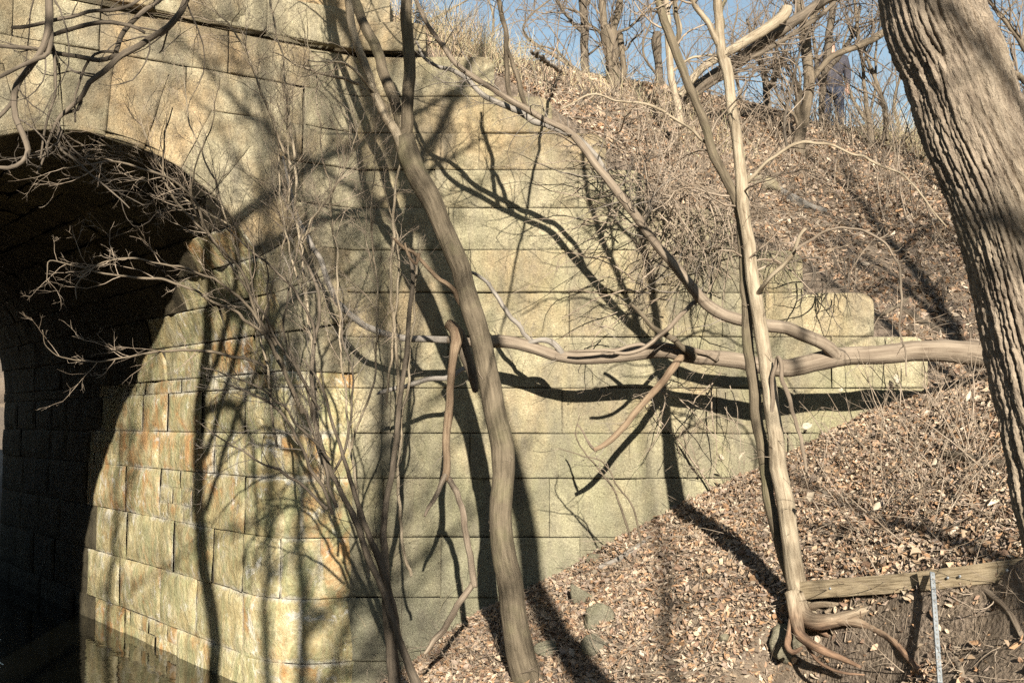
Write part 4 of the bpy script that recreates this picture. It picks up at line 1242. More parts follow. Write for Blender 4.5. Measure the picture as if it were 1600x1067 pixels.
sky_tree('tree', 'bare tree whose fine twigs show right of the furrowed trunk', [
    ('trunk', '1650,420,30,14.5;1640,300,24;1640,150,20;1630,0,16;1620,-150,8'),
    ('limb', '1640,200,12,14.5;1600,125,9;1570,115,7;1540,130,4'), ('limb', '1640,130,10,14.5;1590,60,8;1560,20,6;1530,-20,3'), ('limb', '1640,260,9,14.5;1590,190,7;1560,160,4')], 52, k=18)
# further bare trees beyond the crest: only their crowns rise over it
def far_tree(pxx, Y, h, seed, label):
    rng = np.random.RandomState(seed)
    p = at(pxx, 250, Y)
    p[2] = TOPZ - 1.2
    b = p.copy()
    pts = [np.array([*b, .10])]
    for i in range(1, 7):
        pts.append(np.array([b[0] + rng.normal() * .12 * i, b[1] + rng.normal() * .1, b[2] + h * i / 6, .10 * (1 - i / 7.0)]))
    root = empty('tree', b, label, 'tree', 'far bare trees beyond the embankment')
    S = limb(root, 'trunk', np.array(pts), BARK_BG, seed, 8, .15)
    t = Twigs(seed)
    t.from_path(S, 17, h * .42, .22, 1.0, r=.45, rmax=.026, levels=(6, 4), up=.10, wob=.16, spread=1.1)
    t.done(root, TWIG_BG)
FT = [(690, 26, 6, 'far bare tree above the dry grass beside the wall top'), (790, 30, 8, 'far bare tree over the gap right of the dry grass'),
      (870, 27, 6.5, 'far bare tree just left of the first slim skyline trunk'), (935, 34, 8, 'far bare tree between the slim trunk and the pollard'),
      (1005, 30, 7, 'far bare tree behind the two short snags'), (1090, 36, 8, 'far bare tree behind the pale twin stems'),
      (1175, 30, 7, 'far bare tree under the broken leaning snag'), (1235, 34, 8, 'far bare tree behind the gnarled curved tree'),
      (1340, 30, 7, 'far bare tree just right of the standing person'), (1420, 33, 8, 'far bare tree touching the left edge of the furrowed trunk'),
      (1590, 28, 7, 'far bare tree at the right edge of the picture')]
for i, (a, b, c, l) in enumerate(FT):
    far_tree(a, b, c, 900 + i, l)
# far trees and light brush seen through the tunnel
for i, (t_, d_, l) in enumerate([(1.2, 34, 'bare tree glimpsed beyond the far end of the tunnel'), (-1.0, 30, 'second bare tree beyond the far end of the tunnel')]):
    p = C0 + t_ * Lv + d_ * Dv
    rr = empty('tree', (p[0], p[1], .3), l, 'tree')
    S = limb(rr, 'trunk', np.array([[p[0], p[1], .3, .14], [p[0] + .2, p[1], 2.5, .11], [p[0] - .1, p[1], 5, .08], [p[0] + .2, p[1], 8, .03]]), BARK_BG, i, 8, .2)
    Twigs(950 + i).from_path(S, 20, 2.6, .2, 1, levels=(5, 4), rmax=.03).done(rr, TWIG_BG)

# ------------------------------------------------------------------ shrubs, canes and brush on the slope
def shrub(name, label, pxx, pyy, seed, n=16, h=1.2, lean=(0, 0, 0), r=.006, levels=(3, 2), mat=None, cat='bush', group='bare shrubs on the bank', spread=.55, width=.15, up=.02, wob=.10, dead=0):
    p = hit(pxx, pyy) if not isinstance(pxx, tuple) else np.array(pxx)
    rng = np.random.RandomState(seed)
    z = T1(p[0], p[1])
    root = empty(name, (p[0], p[1], z), label, cat, group)
    S = np.stack([p[0] + rng.normal(size=n) * width, p[1] + rng.normal(size=n) * width, np.zeros(n)], 1)
    S[:, 2] = terrain(S[:, 0], S[:, 1], False) - .04
    D = np.array([0, 0, 1.0]) + rng.normal(size=(n, 3)) * spread * np.array([1, 1, .2]) + np.array(lean)
    g = Geo()
    P, R = grow(rng, S, D, h * rng.uniform(.5, 1.25, n), r * rng.uniform(.5, 1.3, n), n=10, wob=wob, up=up)
    g.add(*tubes(P, R, 5))
    for m in levels:
        P, R = kids(rng, P, R, m, .5, .6, wob=.16, up=.02)
        g.add(*tubes(P, R, 3))
    o = g.build('stems', mat or TWIG, root)
    o['kind'] = 'stuff'
    if dead:
        tp = P[:, -1]
        tp = tp[rng.choice(len(tp), min(dead, len(tp)), False)]
        V, Q, c = leafgeo(rng, tp - np.array([0, 0, .03]), .07, -.1, .9, np.tile(np.array([[.55, .46, .34]]), (len(tp), 1)) * rng.uniform(.7, 1.2, (len(tp), 1)))
        build('dead_leaves', V, Q, LEAFM, root, {'tint': ('FLOAT_COLOR', c)})['kind'] = 'stuff'
    return root
SH = [
    ('dense thicket of pale canes against the stepped end of the wall', 1040, 330, 26, 1.1, dict(lean=(-.3, -.3, 0), width=.35, spread=.8)),
    ('tangle of arching canes between the wall steps and the twin stems', 1090, 300, 26, 1.2, dict(width=.35, spread=.8)),
    ('low grey brush heap below the skyline snags', 1010, 215, 24, .9, dict(width=.4, spread=1.0)),
    ('scrubby brush on the crest behind the twin stems', 1130, 210, 24, .9, dict(width=.4, spread=.9)),
    ('thin bush at the foot of the curved gnarled tree', 1225, 235, 20, 1.1, dict(width=.3)),
    ('upright dry canes in front of the standing person', 1320, 222, 22, 1.3, dict(width=.35, spread=.35)),
    ('reedy thicket beside the dry grass on the crest', 1385, 250, 26, 1.2, dict(width=.4, spread=.4)),
    ('thin saplings standing in leaves right of the curved tree', 1350, 300, 10, 1.3, dict(width=.3, spread=.25)),
    ('slender canes halfway up the slope left of the furrowed trunk', 1425, 350, 12, 1.4, dict(width=.3, spread=.3)),
    ('twiggy brush above the wall steps', 905, 165, 20, .7, dict(width=.35, spread=1.0)),
    ('dark twiggy scrub behind the top step', 810, 120, 18, .6, dict(width=.3, spread=1.0, mat=TWIG_DARK)),
    ('sparse canes bending over the round-cornered stone', 1310, 440, 9, .7, dict(width=.2, spread=.8)),
    ('dry bush leaning from the slope above the log', 1480, 480, 10, .9, dict(width=.3, spread=.6)),
    ('wide bare bush on the leaf slope left of the furrowed trunk', 1400, 790, 20, 1.1, dict(width=.3, spread=.75, dead=6)),
    ('bare bush with pale hanging leaves over the timber', 1480, 830, 16, 1.0, dict(width=.25, spread=.7, dead=14)),
    ('crooked bare bush between log and timber', 1330, 720, 12, .9, dict(width=.25, spread=.8, dead=4)),
    ('thin upright canes below the right end of the log', 1420, 660, 10, 1.3, dict(width=.25, spread=.3)),
    ('fine dry shoots at the foot of the forked tree', 760, 1030, 16, .38, dict(width=.3, spread=.6, r=.003)),
    ('low dry shoots at the bottom edge beside the mossy rocks', 930, 1062, 18, .4, dict(width=.3, spread=.9, r=.003)),
    ('thin dry stems with withered leaves before the wall foot', 1110, 770, 12, .9, dict(width=.25, spread=.5, r=.004, dead=12)),
    ('slender dry stems at the wall foot left of the withered leaves', 1000, 815, 6, .8, dict(width=.2, spread=.5, r=.004)),
    ('scraggly bush at the lower right corner over bare soil', 1560, 985, 12, .6, dict(width=.25, spread=.8, r=.004)),
    ('thin canes standing against the right edge of the leaf slope', 1545, 720, 14, 1.0, dict(width=.25, spread=.5)),
    ('dry scrub at the crest behind the standing person', 1290, 205, 18, 1.0, dict(width=.4, spread=.5)),
    ('short dead scrub on the crest left of the slim dark trunk', 860, 120, 18, .6, dict(width=.4, spread=.9)),
    ('pale brittle brush along the crest near the pollard', 980, 160, 22, .8, dict(width=.4, spread=.9)),
    ('small dry bush above the lying slope log', 1280, 300, 14, .8, dict(width=.3, spread=.6)),
    ('twiggy regrowth under the crossing twin stems', 1130, 420, 14, .9, dict(width=.25, spread=.8)),
]
for i, (l, a, b, n, h, kw) in enumerate(SH):
    if b < 460: kw = dict(dict(r=.009), **kw); n = int(n * (1.05 if b > 235 else 1.2)); kw = dict(dict(mat=TWIG_DARK if i % 3 == 0 and b < 300 else TWIG), **kw); h *= (1.1 if b > 235 else .75)
    shrub('bush', l, a, b, 1200 + i, n=n, h=h, **kw)

# vines and canes hanging and arching in front of the stepped end of the wall
def thicket(label, boxp, Y0, Y1, n, L, seed, dirn, mat, r=.0065, levels=(3, 2), spread=.6, up=-.05):
    rng = np.random.RandomState(seed)
    x0, y0, x1, y1 = boxp
    S = np.array([at(rng.uniform(x0, x1), rng.uniform(y0, y1), rng.uniform(Y0, Y1)) for _ in range(n)])
    root = empty('vine_tangle', S.mean(0), label, 'vines', 'dry vines and brush on the wall steps')
    g = Geo()
    D = np.array(dirn) + rng.normal(size=(n, 3)) * spread * np.array([1, .5, 1])
    P, Rr = grow(rng, S, D, L * rng.uniform(.4, 1.4, n), r * rng.uniform(.4, 1.5, n), n=12, wob=.17, up=up)
    g.add(*tubes(P, Rr, 5))
    for m in levels:
        P, Rr = kids(rng, P, Rr, m, .5, .6, wob=.2, up=up)
        g.add(*tubes(P, Rr, 3))
    g.build('stems', mat, root)['kind'] = 'stuff'
for i, (l, bx, n, L, dr, mt) in enumerate([
    ('dry vines spilling over the third step of the wall', (930, 195, 1000, 240), 18, .8, (.3, -.3, -.6), TWIG),
    ('thick heap of bleached vines over the hidden middle steps', (960, 230, 1090, 300), 34, 1.0, (.2, -.2, -.5), TWIG),
    ('vines hanging straight down the wall left of the twin stems', (1040, 270, 1120, 350), 34, 1.1, (.1, -.1, -1.0), TWIG),
    ('upright pale shoots woven among the vines on the steps', (1000, 330, 1150, 440), 30, 1.1, (-.1, -.1, .9), TWIG),
    ('vine tangle right behind the crossing twin stems', (1110, 260, 1200, 340), 34, 1.0, (.0, -.2, -.5), TWIG),
    ('thin vines trailing over the step right of the twin stems', (1185, 365, 1260, 395), 12, .5, (-.1, -.1, -1.0), TWIG),
    ('dry rootlets trailing over the corner stone below the arching cane', (1255, 395, 1330, 445), 22, .45, (.0, -.1, -1.0), TWIG_DARK),
    ('fallen brush caught across the middle of the wall steps', (950, 260, 1150, 420), 26, 1.2, (-.9, -.1, .2), DEAD_GREY and TWIG),
    ('loose pale twigs caught between the two limbs of the fallen log', (930, 360, 1120, 520), 22, .7, (-.4, -.1, .1), TWIG),
    ('sparse vines creeping down the wall below the fallen log', (1010, 560, 1150, 640), 16, .8, (-.1, 0, -.9), TWIG)]):
    thicket(l, bx, 10.95, 11.25, n, L, 1300 + i, dr, mt)

# fallen sticks and thin logs lying on the slope, each a thing
def lying(label, spec, seed, mat=DEAD, name='fallen_branch', lift=.02, k=4):
    rows = [[float(v) for v in r.split(',')] for r in spec.split(';')]
    pts = []
    for x, y, w in rows:
        p = hit(x, y)
        pts.append([p[0], p[1], p[2] + lift, w / 2 / F * np.linalg.norm(p - np.array([0, 0, CAMZ]))])
    pts = np.array(pts)
    root = empty(name, pts[0][:3], label, 'fallen branch')
    S = limb(root, 'stick', pts, mat, seed, 10 if rows[0][2] > 8 else 7, .05, .08, .03)
    if k:
        Twigs(seed).from_path(S, k, .35, .2, 1, levels=(2,), rmax=.004, up=.1).done(root, TWIG)
    return root
for i, (l, sp, m) in enumerate([
    ('grey mossy log lying down the slope right of the twin stems', '1182,288,22;1210,300,20;1245,318,17;1290,335,12', DEAD_GREY),
    ('long dark pole lying down the bank above the wall steps', '800,118,9;850,132,10;905,160,10;960,190,8;1000,205,6', BARK_DARK),
    ('pale stick lying level at the top of the stepped wall', '920,182,7;950,180,8;985,184,7;1000,190,4', DEAD),
    ('thin pale branch lying across the bank above the wall', '830,88,5;880,115,5;940,135,5;985,145,4', DEAD),
    ('grey plank-like stick lying in leaves below the wall foot', '938,890,8;960,882,9;985,865,9;1015,842,7', DEAD_GREY),
    ('slim pale stick slanting over the leaf slope near the mossy rocks', '905,975,5;930,958,6;960,945,5;995,936,4', DEAD),
    ('long pale stick lying along the bottom edge of the leaf slope', '985,1062,8;1040,1058,9;1100,1056,9;1190,1060,6', DEAD),
    ('dark root-like branch lying on the slope left of the furrowed trunk', '1400,480,10;1440,505,10;1490,530,9;1530,545,7', BARK_DARK),
    ('thick dark branch lying half buried above the bush with pale leaves', '1480,715,14;1520,722,16;1560,730,14;1600,735,10', BARK_BG),
    ('pale crooked stick lying on bare soil in the lower right corner', '1500,900,9;1540,925,10;1575,955,9;1598,1000,8', DEAD),
    ('short pale stub sticking from the soil at the bottom edge', '1492,1035,10;1500,1055,11;1508,1075,10', DEAD),
    ('bent twiggy branch lying under the round-cornered stone', '1370,500,6;1420,470,6;1450,440,5', BARK_BG)]):
    lying(l, sp, 1400 + i, m)

# ------------------------------------------------------------------ leaf litter, twig litter, dry grass
rng = np.random.RandomState(77)
def scatter(n, x0, x1, y0, y1, dens=None):
    x, y = rng.uniform(x0, x1, n), rng.uniform(y0, y1, n)
    if dens is not None:
        k = rng.uniform(0, 1, n) < dens(x, y)
        x, y = x[k], y[k]
    return x, y
def on_ground(x, y):
    k = ((x > HX - .2) & ((y < YW - .02) | (y > YW + .62))) | ((x > xw(1460)) & (y > YW - .1))
    x, y = x[k], y[k]
    z = terrain(x, y)
    k = z > .02
    return x[k], y[k], z[k]
dx_, dy_ = BB[0] - BA[0], BB[1] - BA[1]
def dens_front(x, y):
    p3 = np.stack([x, y, 0 * x], 1)
    s = ((x - BA[0]) * dy_ - (y - BA[1]) * dx_) / math.hypot(dx_, dy_)
    al = ((x - BA[0]) * dx_ + (y - BA[1]) * dy_) / math.hypot(dx_, dy_)
    mud = sstep(0, .1, s) * sstep(-.2, .2, al)
    d = 1 - .88 * mud * (fbm(p3, 1.5, 2, 3) < .25)
    return d * np.clip(.8 + .9 * fbm(p3, 1.2, 3, 8), .25, 1)
x, y = scatter(150000, -1.8, 5.6, 6.0, YW + .3, dens_front)
x, y, z = on_ground(x, y)
V1, Q1, c1 = leafgeo(rng, np.stack([x, y, z + rng.uniform(.0, .03, len(x))], 1), .040, .52, .7)
x, y = scatter(145000, -1.5, 9.5, YW + .3, 21, lambda x, y: np.clip(.75 + .9 * fbm(np.stack([x, y, 0 * x], 1), .9, 3, 5), .2, 1))
x, y, z = on_ground(x, y)
V2, Q2, c2 = leafgeo(rng, np.stack([x, y, z + rng.uniform(.0, .03, len(x))], 1), .050, .52, .7)
o = build('leaf_litter', np.vstack([V1, V2]), np.vstack([Q1, Q2 + len(V1)]), LEAFM, None, {'tint': ('FLOAT_COLOR', np.vstack([c1, c2]))}, smooth=False)
tag(o, kind='stuff')
g = Geo()
for n, x0, x1, y0, y1, L, r in ((3800, -1.6, 5.4, 6.5, YW, .32, .0026), (2600, -1, 9, YW + .3, 20, .5, .0040)):
    x, y = scatter(n, x0, x1, y0, y1)
    x, y, z = on_ground(x, y)
    D = rng.normal(size=(len(x), 3)) * np.array([1, 1, .22]) + np.array([.1, -.05, .08])
    P, R = grow(rng, np.stack([x, y, z + .012], 1), D, L * rng.uniform(.3, 1.6, len(x)), r * rng.uniform(.5, 1.7, len(x)), n=6, wob=.13)
    zt = terrain(P[..., 0].ravel(), P[..., 1].ravel(), False).reshape(P.shape[:2])
    P[..., 2] = np.maximum(P[..., 2], zt + .004)
    g.add(*tubes(P, R, 4))
    P, R = kids(rng, P, R, 1, .5, .6, wob=.2)
    g.add(*tubes(P, R, 3))
tag(g.build('twig_litter', TWIG), kind='stuff')

def straw(x, y, z, L, seed, w=.0035, lean=.35):
    rng = np.random.RandomState(seed)
    n = len(x)
    D = np.array([0.05, 0, 1.0]) + rng.normal(size=(n, 3)) * np.array([lean, lean, .1])
    return grow(rng, np.stack([x, y, z], 1), D, L * rng.uniform(.35, 1.3, n), w * rng.uniform(.5, 1.4, n), n=7, wob=.12, up=-.06, tip=.4)
g = Geo()
tint = []
def tuft(cx, cy, sx, sy, n, L, seed, w=.0035, lean=.35, zz0=None):
    r = np.random.RandomState(seed)
    x, y = cx + r.normal(size=n) * sx, cy + r.normal(size=n) * sy
    y = np.maximum(y, ywall(x) + .1)
    z = terrain(x, y) if zz0 is None else np.full(n, zz0)
    P, R = straw(x, y, z - .02, L, seed, w, lean)
    V, Q = tubes(P, R, 3)
    c = np.array([(.50, .40, .25)]) * r.uniform(.6, 1.25, (n, 1)) * (1 + r.normal(size=(n, 3)) * .05)
    g.add(V, Q, tint=np.repeat(np.clip(c, 0, 1), P.shape[1] * 3, 0))
for i, (a, b, sx, n, L) in enumerate([(612, 40, .25, 260, .6), (650, 55, .3, 380, .6), (690, 70, .3, 420, .65), (725, 85, .28, 320, .5), (760, 95, .25, 220, .4),
                                      (1400, 225, .5, 260, .5), (1440, 230, .5, 300, .6), (1340, 215, .4, 120, .35), (840, 112, .4, 200, .4), (1480, 260, .5, 300, .7), (1050, 195, .5, 240, .5)]):
    p = hit(a, b, 11.9) if a > 700 else np.array([at(a, b, YW + .5)[0], YW + .55, 0])
    tuft(p[0], p[1], sx, .22, n, L, 1500 + i)
p = at(640, 60, YW + .4)
tag(g.build('dry_grass', GRASSM, None, {'tint': 'FLOAT_COLOR'}), kind='stuff')

# ------------------------------------------------------------------ timber, steel stake, rocks
def bar(name, A, B, w, h, mat, parent, seed=0, n=60, jag=.002):
    A, B = np.array(A, float), np.array(B, float)
    T = nrm(B - A)
    S = nrm(np.cross(T, [0, 0, 1.0]))
    U = np.cross(S, T)
    c = .004
    prof = np.array([(-w + c, -h), (w - c, -h), (w, -h + c), (w, h - c), (w - c, h), (-w + c, h), (-w, h - c), (-w, -h + c)])
    L = np.linalg.norm(B - A)
    t = np.linspace(0, 1, n)
    V = A + t[:, None, None] * (B - A) + prof[None, :, 0:1] * S + prof[None, :, 1:2] * U
    V = V.reshape(-1, 3)
    bark = np.stack([np.tile(prof[:, 0], n), np.tile(prof[:, 1], n), np.repeat(t * L, 8)], 1)
    V = V + jag * np.stack([fbm(V, 6, 3, seed + 9 * k) for k in range(3)], 1) * 2
    i = np.arange(n - 1)[:, None] * 8
    j = np.arange(8)[None]
    Q = np.stack([i + j, i + (j + 1) % 8, i + 8 + (j + 1) % 8, i + 8 + j], -1).reshape(-1, 4)
    for b in (0, (n - 1) * 8):
        Q = np.vstack([Q, [[b, b + 1, b + 2, b + 3], [b, b + 3, b + 4, b + 7], [b + 4, b + 5, b + 6, b + 7]]])
    return build(name, V, Q, mat, parent, {'bark': ('FLOAT_VECTOR', bark)}, smooth=False)
root = empty('timber', BA, 'weathered sawn timber edging held by a steel stake above the washed-out bank', 'timber')
a, b, c = at(1256, 922, 8.5), at(1440, 908, 7.75), at(1700, 876, 6.8)
bar('beam', a, b, .035, .060, TIMBER, root, 1)
bar('beam', b + np.array([-.02, -.075, .012]), c, .035, .060, TIMBER, root, 2)
g = Geo()
for x_, y_ in ((1490, 897), (1510, 895), (1306, 915), (1585, 886)):
    p = at(x_, y_, 7.5 if x_ > 1450 else 8.25) + np.array([0, -.0, 0])
    al = nrm(c - b)
    q = (a + (b - a) * ((x_ - 1256) / 184.0)) if x_ < 1440 else (b + np.array([-.02, -.075, .012]) + (c - b) * ((x_ - 1440) / 260.0))
    q = q + np.array([al[1], -al[0], 0]) * .034
    V, Q, B_k, S_ = tube(np.array([[*q, .009], [*(q + np.array([al[1], -al[0], 0]) * .006), .009]]), 8, .01, 0, 1, 0, True, False)
    build('bolt', V, Q, STEEL, root)
A_, Bq_ = at(1457, 893, 7.52), at(1470, 1075, 7.0)
root = empty('stake', Bq_, 'thin galvanised steel stake driven in front of the timber', 'stake')
d = Bq_ - A_
T = nrm(d)
S = nrm(np.cross(T, [0, 1.0, 0]))
Fw = nrm(np.cross(S, T))
prof = [(-.014, 0.0), (-.014, .014), (-.011, .014), (-.011, .003), (.011, .003), (.011, .014), (.014, .014), (.014, 0.0)]
n = 30
V = np.array([A_ + d * t + S * px_ - Fw * (0 - pz_) for t in np.linspace(0, 1, n) for px_, pz_ in prof])
i = np.arange(n - 1)[:, None] * 8
j = np.arange(8)[None]
Q = np.stack([i + j, i + (j + 1) % 8, i + 8 + (j + 1) % 8, i + 8 + j], -1).reshape(-1, 4)
Q = np.vstack([Q, [[0, 1, 2, 3], [0, 3, 4, 7], [4, 5, 6, 7]]])
build('post', V, Q, STEEL, root, smooth=False)
g = Geo()
for t in np.linspace(.03, .97, 26):
    p = A_ + d * t - Fw * .0012
    g.add(np.array([p - S * .0025 - T * .0045, p + S * .0025 - T * .0045, p + S * .0025 + T * .0045, p - S * .0025 + T * .0045]), [[0, 1, 2, 3]])
    g.add(np.array([p - S * .0025 - T * .0045 + Fw * .001, p + S * .0025 - T * .0045 + Fw * .001, p + S * .0025 + T * .0045 + Fw * .001, p - S * .0025 + T * .0045 + Fw * .001]), [[0, 1, 2, 3]])
g.build('slots', MORTAR, root, smooth=False)['kind'] = 'stuff'

def rock(label, pxx, pyy, size, seed, flat=.6, mat=None, name='rock', rot=0.0):
    p = hit(pxx, pyy)
    rngk = np.random.RandomState(seed)
    nu, nv = 40, 24
    th, ph = np.meshgrid(np.linspace(0, 2 * np.pi, nu), np.linspace(.001, np.pi - .001, nv), indexing='ij')
    D = np.stack([np.cos(th) * np.sin(ph), np.sin(th) * np.sin(ph), np.cos(ph)], -1).reshape(-1, 3)
    pl = nrm(rngk.normal(size=(11, 3)))
    dist = rngk.uniform(.62, .95, 11)
    r = np.min(np.where(D @ pl.T > .05, dist[None] / np.maximum(D @ pl.T, .05), 9), 1)
    r = np.minimum(r, 1.15) * (1 + .07 * fbm(D, 2.5, 4, seed))
    sx, sy, sz = size
    V = D * r[:, None] * np.array([sx, sy, sz])
    c, s_ = math.cos(rot), math.sin(rot)
    V = np.stack([V[:, 0] * c + V[:, 2] * s_, V[:, 1], -V[:, 0] * s_ + V[:, 2] * c], 1)
    V += p + np.array([0, 0, sz * .35])
    o = build(name, V, grid_quads(nu, nv), mat or ROCK, None, {'blk': ('FLOAT_COLOR', np.tile(np.append(rngk.uniform(.2, .9, 3), 1), (len(V), 1)))})
    return tag(o, label, 'rock')
rock('mossy green rock sunk in leaves below the wall foot', 936, 978, (.13, .10, .12), 3, rot=.3)
rock('small pale rock just under the mossy green rock', 930, 1015, (.10, .10, .09), 4)
rock('thin slab of grey-green rock tilted beside the shadow strip', 908, 938, (.15, .07, .08), 5, rot=.6)
rock('flat half buried stone touching the forked tree foot', 860, 1018, (.12, .09, .06), 6)
rock('broken rock under the roots of the twin-stemmed tree', 1240, 1015, (.17, .12, .13), 7)
rock('low stone in the leaves against the wall foot', 928, 878, (.09, .06, .06), 8)
rock('pale rounded stone lying in leaves below the twin stems', 1132, 1000, (.04, .04, .035), 9, mat=SPAND)
rock('bluish weathered slab on the slope by the twin stems', 1198, 296, (.26, .16, .10), 10, rot=.35)

# ------------------------------------------------------------------ the person on the crest
def person():
    feet = at(1302, 200, 19.9)
    z = TOPZ - .05
    root = empty('person', (feet[0], feet[1], z), 'person in dark grey jacket and jeans standing on the crest, turned away to the left', 'person')
    SK = M('skin').done((.42, .25, .18), None, .6)
    JK = mat_plain('dark_jacket', (.055, .05, .058), .8, 0, 12, .35, .01)
    JN = mat_plain('dark_jeans', (.045, .05, .07), .85, 0, 14, .3, .008)
    HR = mat_plain('dark_hair', (.03, .022, .016), .6, 0, 60, .4, .004)
    SHO = mat_plain('dark_shoe', (.03, .025, .022), .5)
    x0, y0 = feet[0], feet[1]
    def skin(name, verts, edges, rad, mat, sub=2):
        me = bpy.data.meshes.new(name)
        me.from_pydata([tuple(v) for v in verts], edges, [])
        o = bpy.data.objects.new(name, me)
        COL.objects.link(o)
        o.parent = root
        o.modifiers.new('skin', 'SKIN')
        o.modifiers.new('sub', 'SUBSURF').levels = sub
        o.modifiers['sub'].render_levels = sub
        me.skin_vertices or None
        if not me.skin_vertices:
            bpy.context.view_layer.objects.active = o
        for i, r in enumerate(rad):
            sv = me.skin_vertices[0].data[i]
            sv.radius = r if isinstance(r, tuple) else (r, r)
            sv.use_root = (i == 0)
        me.materials.append(mat)
        for p_ in me.polygons: p_.use_smooth = True
        return o
    # body: pelvis, spine, neck, head (with brow, nose and chin), arms, legs
    v = [(0, 0, .95), (0, 0, 1.15), (0, .01, 1.38), (-.01, 0, 1.50), (-.02, 0, 1.60), (-.03, 0, 1.70),
         (.20, 0, 1.40), (.25, .03, 1.14), (.22, -.06, .92), (-.20, 0, 1.40), (-.25, .03, 1.14), (-.22, -.06, .92),
         (.10, 0, .88), (.11, 0, .50), (.11, .03, .09), (.12, -.12, .04), (-.10, 0, .88), (-.11, -.02, .50), (-.12, .03, .09), (-.14, -.12, .04)]
    e = [(0, 1), (1, 2), (2, 3), (3, 4), (4, 5), (2, 6), (6, 7), (7, 8), (2, 9), (9, 10), (10, 11), (0, 12), (12, 13), (13, 14), (14, 15), (0, 16), (16, 17), (17, 18), (18, 19)]
    r = [(.15, .11), (.14, .10), (.15, .10), .055, (.072, .085), (.07, .085), .062, .045, .033, .062, .045, .033, .085, .06, .042, .036, .085, .06, .042, .036]
    skin('body', v, e, r, SK)
    for s in (1, -1):
        hx = .22 * s
        hv = [(hx, -.06, .92), (hx, -.07, .86)]
        he = [(0, 1)]
        hr = [.026, (.036, .018)]
        for k, (ox, L) in enumerate([(-.026, .070), (-.009, .080), (.009, .075), (.026, .058)]):
            b = len(hv)
            hv += [(hx + ox, -.08, .83), (hx + ox * 1.05, -.095, .83 - L * .55), (hx + ox, -.085, .83 - L)]
            he += [(1, b), (b, b + 1), (b + 1, b + 2)]
            hr += [.0095, .0085, .007]
        b = len(hv)
        hv += [(hx - .04 * s, -.10, .865), (hx - .045 * s, -.12, .825)]
        he += [(1, b), (b, b + 1)]
        hr += [.012, .009]
        skin('hand', hv, he, hr, SK, 1)
    jv = [(0, 0, .86), (0, 0, 1.0), (0, 0, 1.18), (0, .01, 1.38), (-.01, .01, 1.50), (.21, 0, 1.40), (.265, .03, 1.13), (.23, -.06, .95), (-.21, 0, 1.40), (-.265, .03, 1.13), (-.23, -.06, .95)]
    je = [(0, 1), (1, 2), (2, 3), (3, 4), (3, 5), (5, 6), (6, 7), (3, 8), (8, 9), (9, 10)]
    jr = [(.20, .15), (.19, .145), (.185, .135), (.19, .13), (.085, .08), .085, .066, .05, .085, .066, .05]
    skin('jacket', jv, je, jr, JK)
    tv = [(0, 0, .92), (.10, 0, .84), (.11, 0, .50), (.11, .03, .10), (-.10, 0, .84), (-.11, -.02, .50), (-.12, .03, .10)]
    skin('trousers', tv, [(0, 1), (1, 2), (2, 3), (0, 4), (4, 5), (5, 6)], [(.165, .125), .105, .08, .062, .105, .08, .062], JN)
    skin('hair', [(-.03, .03, 1.66), (-.03, .035, 1.74), (-.03, -.01, 1.775)], [(0, 1), (1, 2)], [(.075, .07), (.082, .08), (.06, .05)], HR)
    for s in (.12, -.13):
        skin('shoe', [(s, .05, .05), (s, -.06, .045), (s, -.16, .035)], [(0, 1), (1, 2)], [(.05, .05), (.048, .042), (.045, .03)], SHO)
    # face: nose, ears, eyes, mouth turned to the left and towards the viewer
    fd = nrm(np.array([-.75, -.66, 0.0]))
    sd = np.array([-fd[1], fd[0], 0])
    hc = np.array([-.025, 0, 1.655])
    skin('nose', [tuple(hc + fd * .075 + np.array([0, 0, .02])), tuple(hc + fd * .098 + np.array([0, 0, -.012]))], [(0, 1)], [.010, .014], SK, 1)
    for s in (1, -1):
        skin('ear', [tuple(hc + sd * .082 * s + np.array([0, 0, .02])), tuple(hc + sd * .086 * s + np.array([0, 0, -.02]))], [(0, 1)], [(.012, .02), (.01, .014)], SK, 1)
        skin('eye', [tuple(hc + fd * .078 + sd * .030 * s + np.array([0, 0, .022])), tuple(hc + fd * .080 + sd * .036 * s + np.array([0, 0, .022]))], [(0, 1)], [.008, .008], HR, 1)
    skin('mouth', [tuple(hc + fd * .084 + sd * .02 + np.array([0, 0, -.045])), tuple(hc + fd * .084 - sd * .02 + np.array([0, 0, -.045]))], [(0, 1)], [.006, .006], mat_plain('lip', (.3, .13, .1)), 1)
    root.rotation_euler = (0, 0, 0)
person()
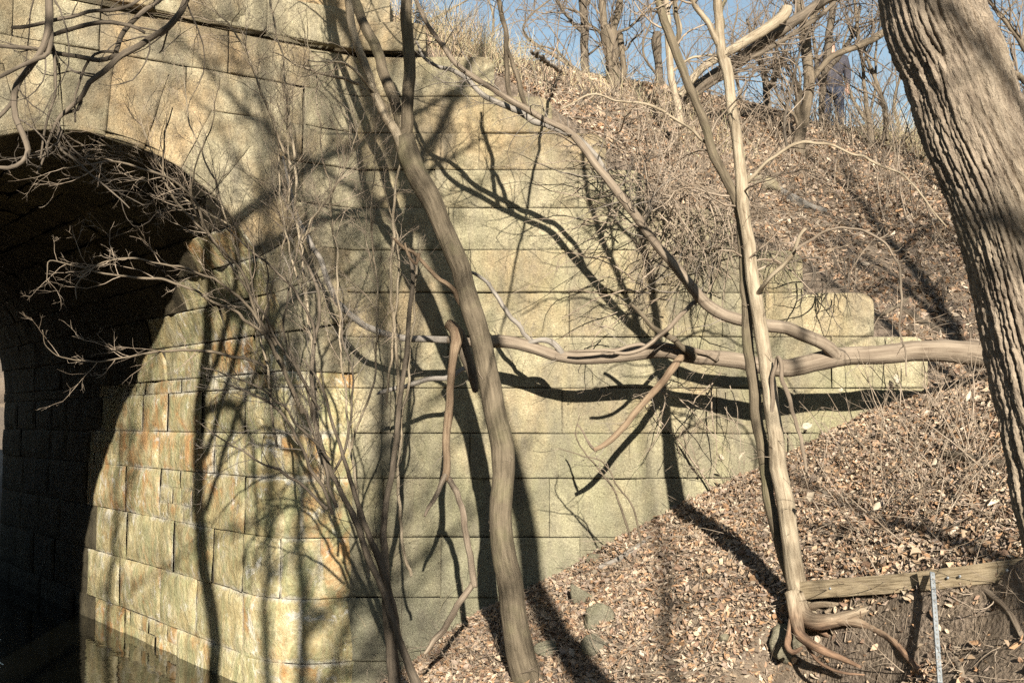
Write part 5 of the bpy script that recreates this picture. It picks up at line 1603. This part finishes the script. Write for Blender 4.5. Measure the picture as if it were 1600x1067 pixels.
# ------------------------------------------------------------------ other trees of the near bank, out of the picture: they throw the web of branch shadow
def near_tree(label, x, y, h, r, lean, seed, k=26, L=1.6, levels=(5, 4), limbs=6, mat=None):
    rng = np.random.RandomState(seed)
    z = T1(x, y) - .1
    root = empty('tree', (x, y, z), label, 'tree', None)
    pts = [np.array([x, y, z, r * 1.3])]
    for i in range(1, 9):
        f = i / 8
        pts.append(np.array([x + lean[0] * f ** 1.3 * h + rng.normal() * .07, y + lean[1] * f * h + rng.normal() * .07, z + h * f, r * (1 - .85 * f)]))
    S = limb(root, 'trunk', np.array(pts), mat or BARK_MAIN, seed, 14, .12, wob=.05)
    p, T, rad = along(rng, S, limbs, .35, .95)
    t = Twigs(seed)
    for i in range(limbs):
        D = nrm(T[i] * .7 + nrm(rng.normal(size=3)) * np.array([1, .8, .5]))
        P, Rr = grow(rng, p[i:i + 1], D[None], h * .33, [rad[i] * .6], n=8, wob=.16, up=.05, tip=.2)
        S2 = limb(root, 'limb', np.hstack([P[0], Rr[0][:, None]]), mat or BARK_MAIN, seed + i, 8, .1, wob=.04)
        t.from_path(S2, k, L, .15, 1.0, r=.5, rmax=.016, levels=levels, up=.04, wob=.18)
    t.from_path(S, k, L, .45, 1.0, r=.4, rmax=.016, levels=levels, up=.04, wob=.18)
    t.done(root, TWIG)
near_tree('slim crooked tree beside the viewpoint, out of the picture', -1.0, -1.5, 9, .125, (.012, .0), 71, k=12, L=1.2, levels=(4, 3))
near_tree('straight bare tree close behind the viewpoint, out of the picture', .12, -2.4, 11, .11, (-.035, .0), 72, k=20, L=1.4)
near_tree('bare many-branched tree behind the viewpoint, out of the picture', -.9, -3.0, 11, .10, (-.03, .05), 62, k=30)
near_tree('tall bare tree on the far side of the creek, out of the picture', -3.6, -2.5, 10.5, .11, (.02, .06), 63, k=30)
near_tree('bare tree leaning over the slope right of the picture', 5.6, 5.0, 10, .13, (-.10, .02), 64, k=24)
near_tree('slim bare tree on the slope right of the picture', 7.2, 7.6, 9, .10, (-.14, .05), 65, k=24)
near_tree('thin bare sapling right of the viewpoint, out of the picture', 2.35, -2.5, 8, .055, (-.03, .0), 66, k=5, L=1.2, levels=(4, 3))
near_tree('slim bare tree well right of the viewpoint, out of the picture', 3.7, -1.2, 9, .07, (-.05, .0), 67, k=5, L=1.3, levels=(4, 3))
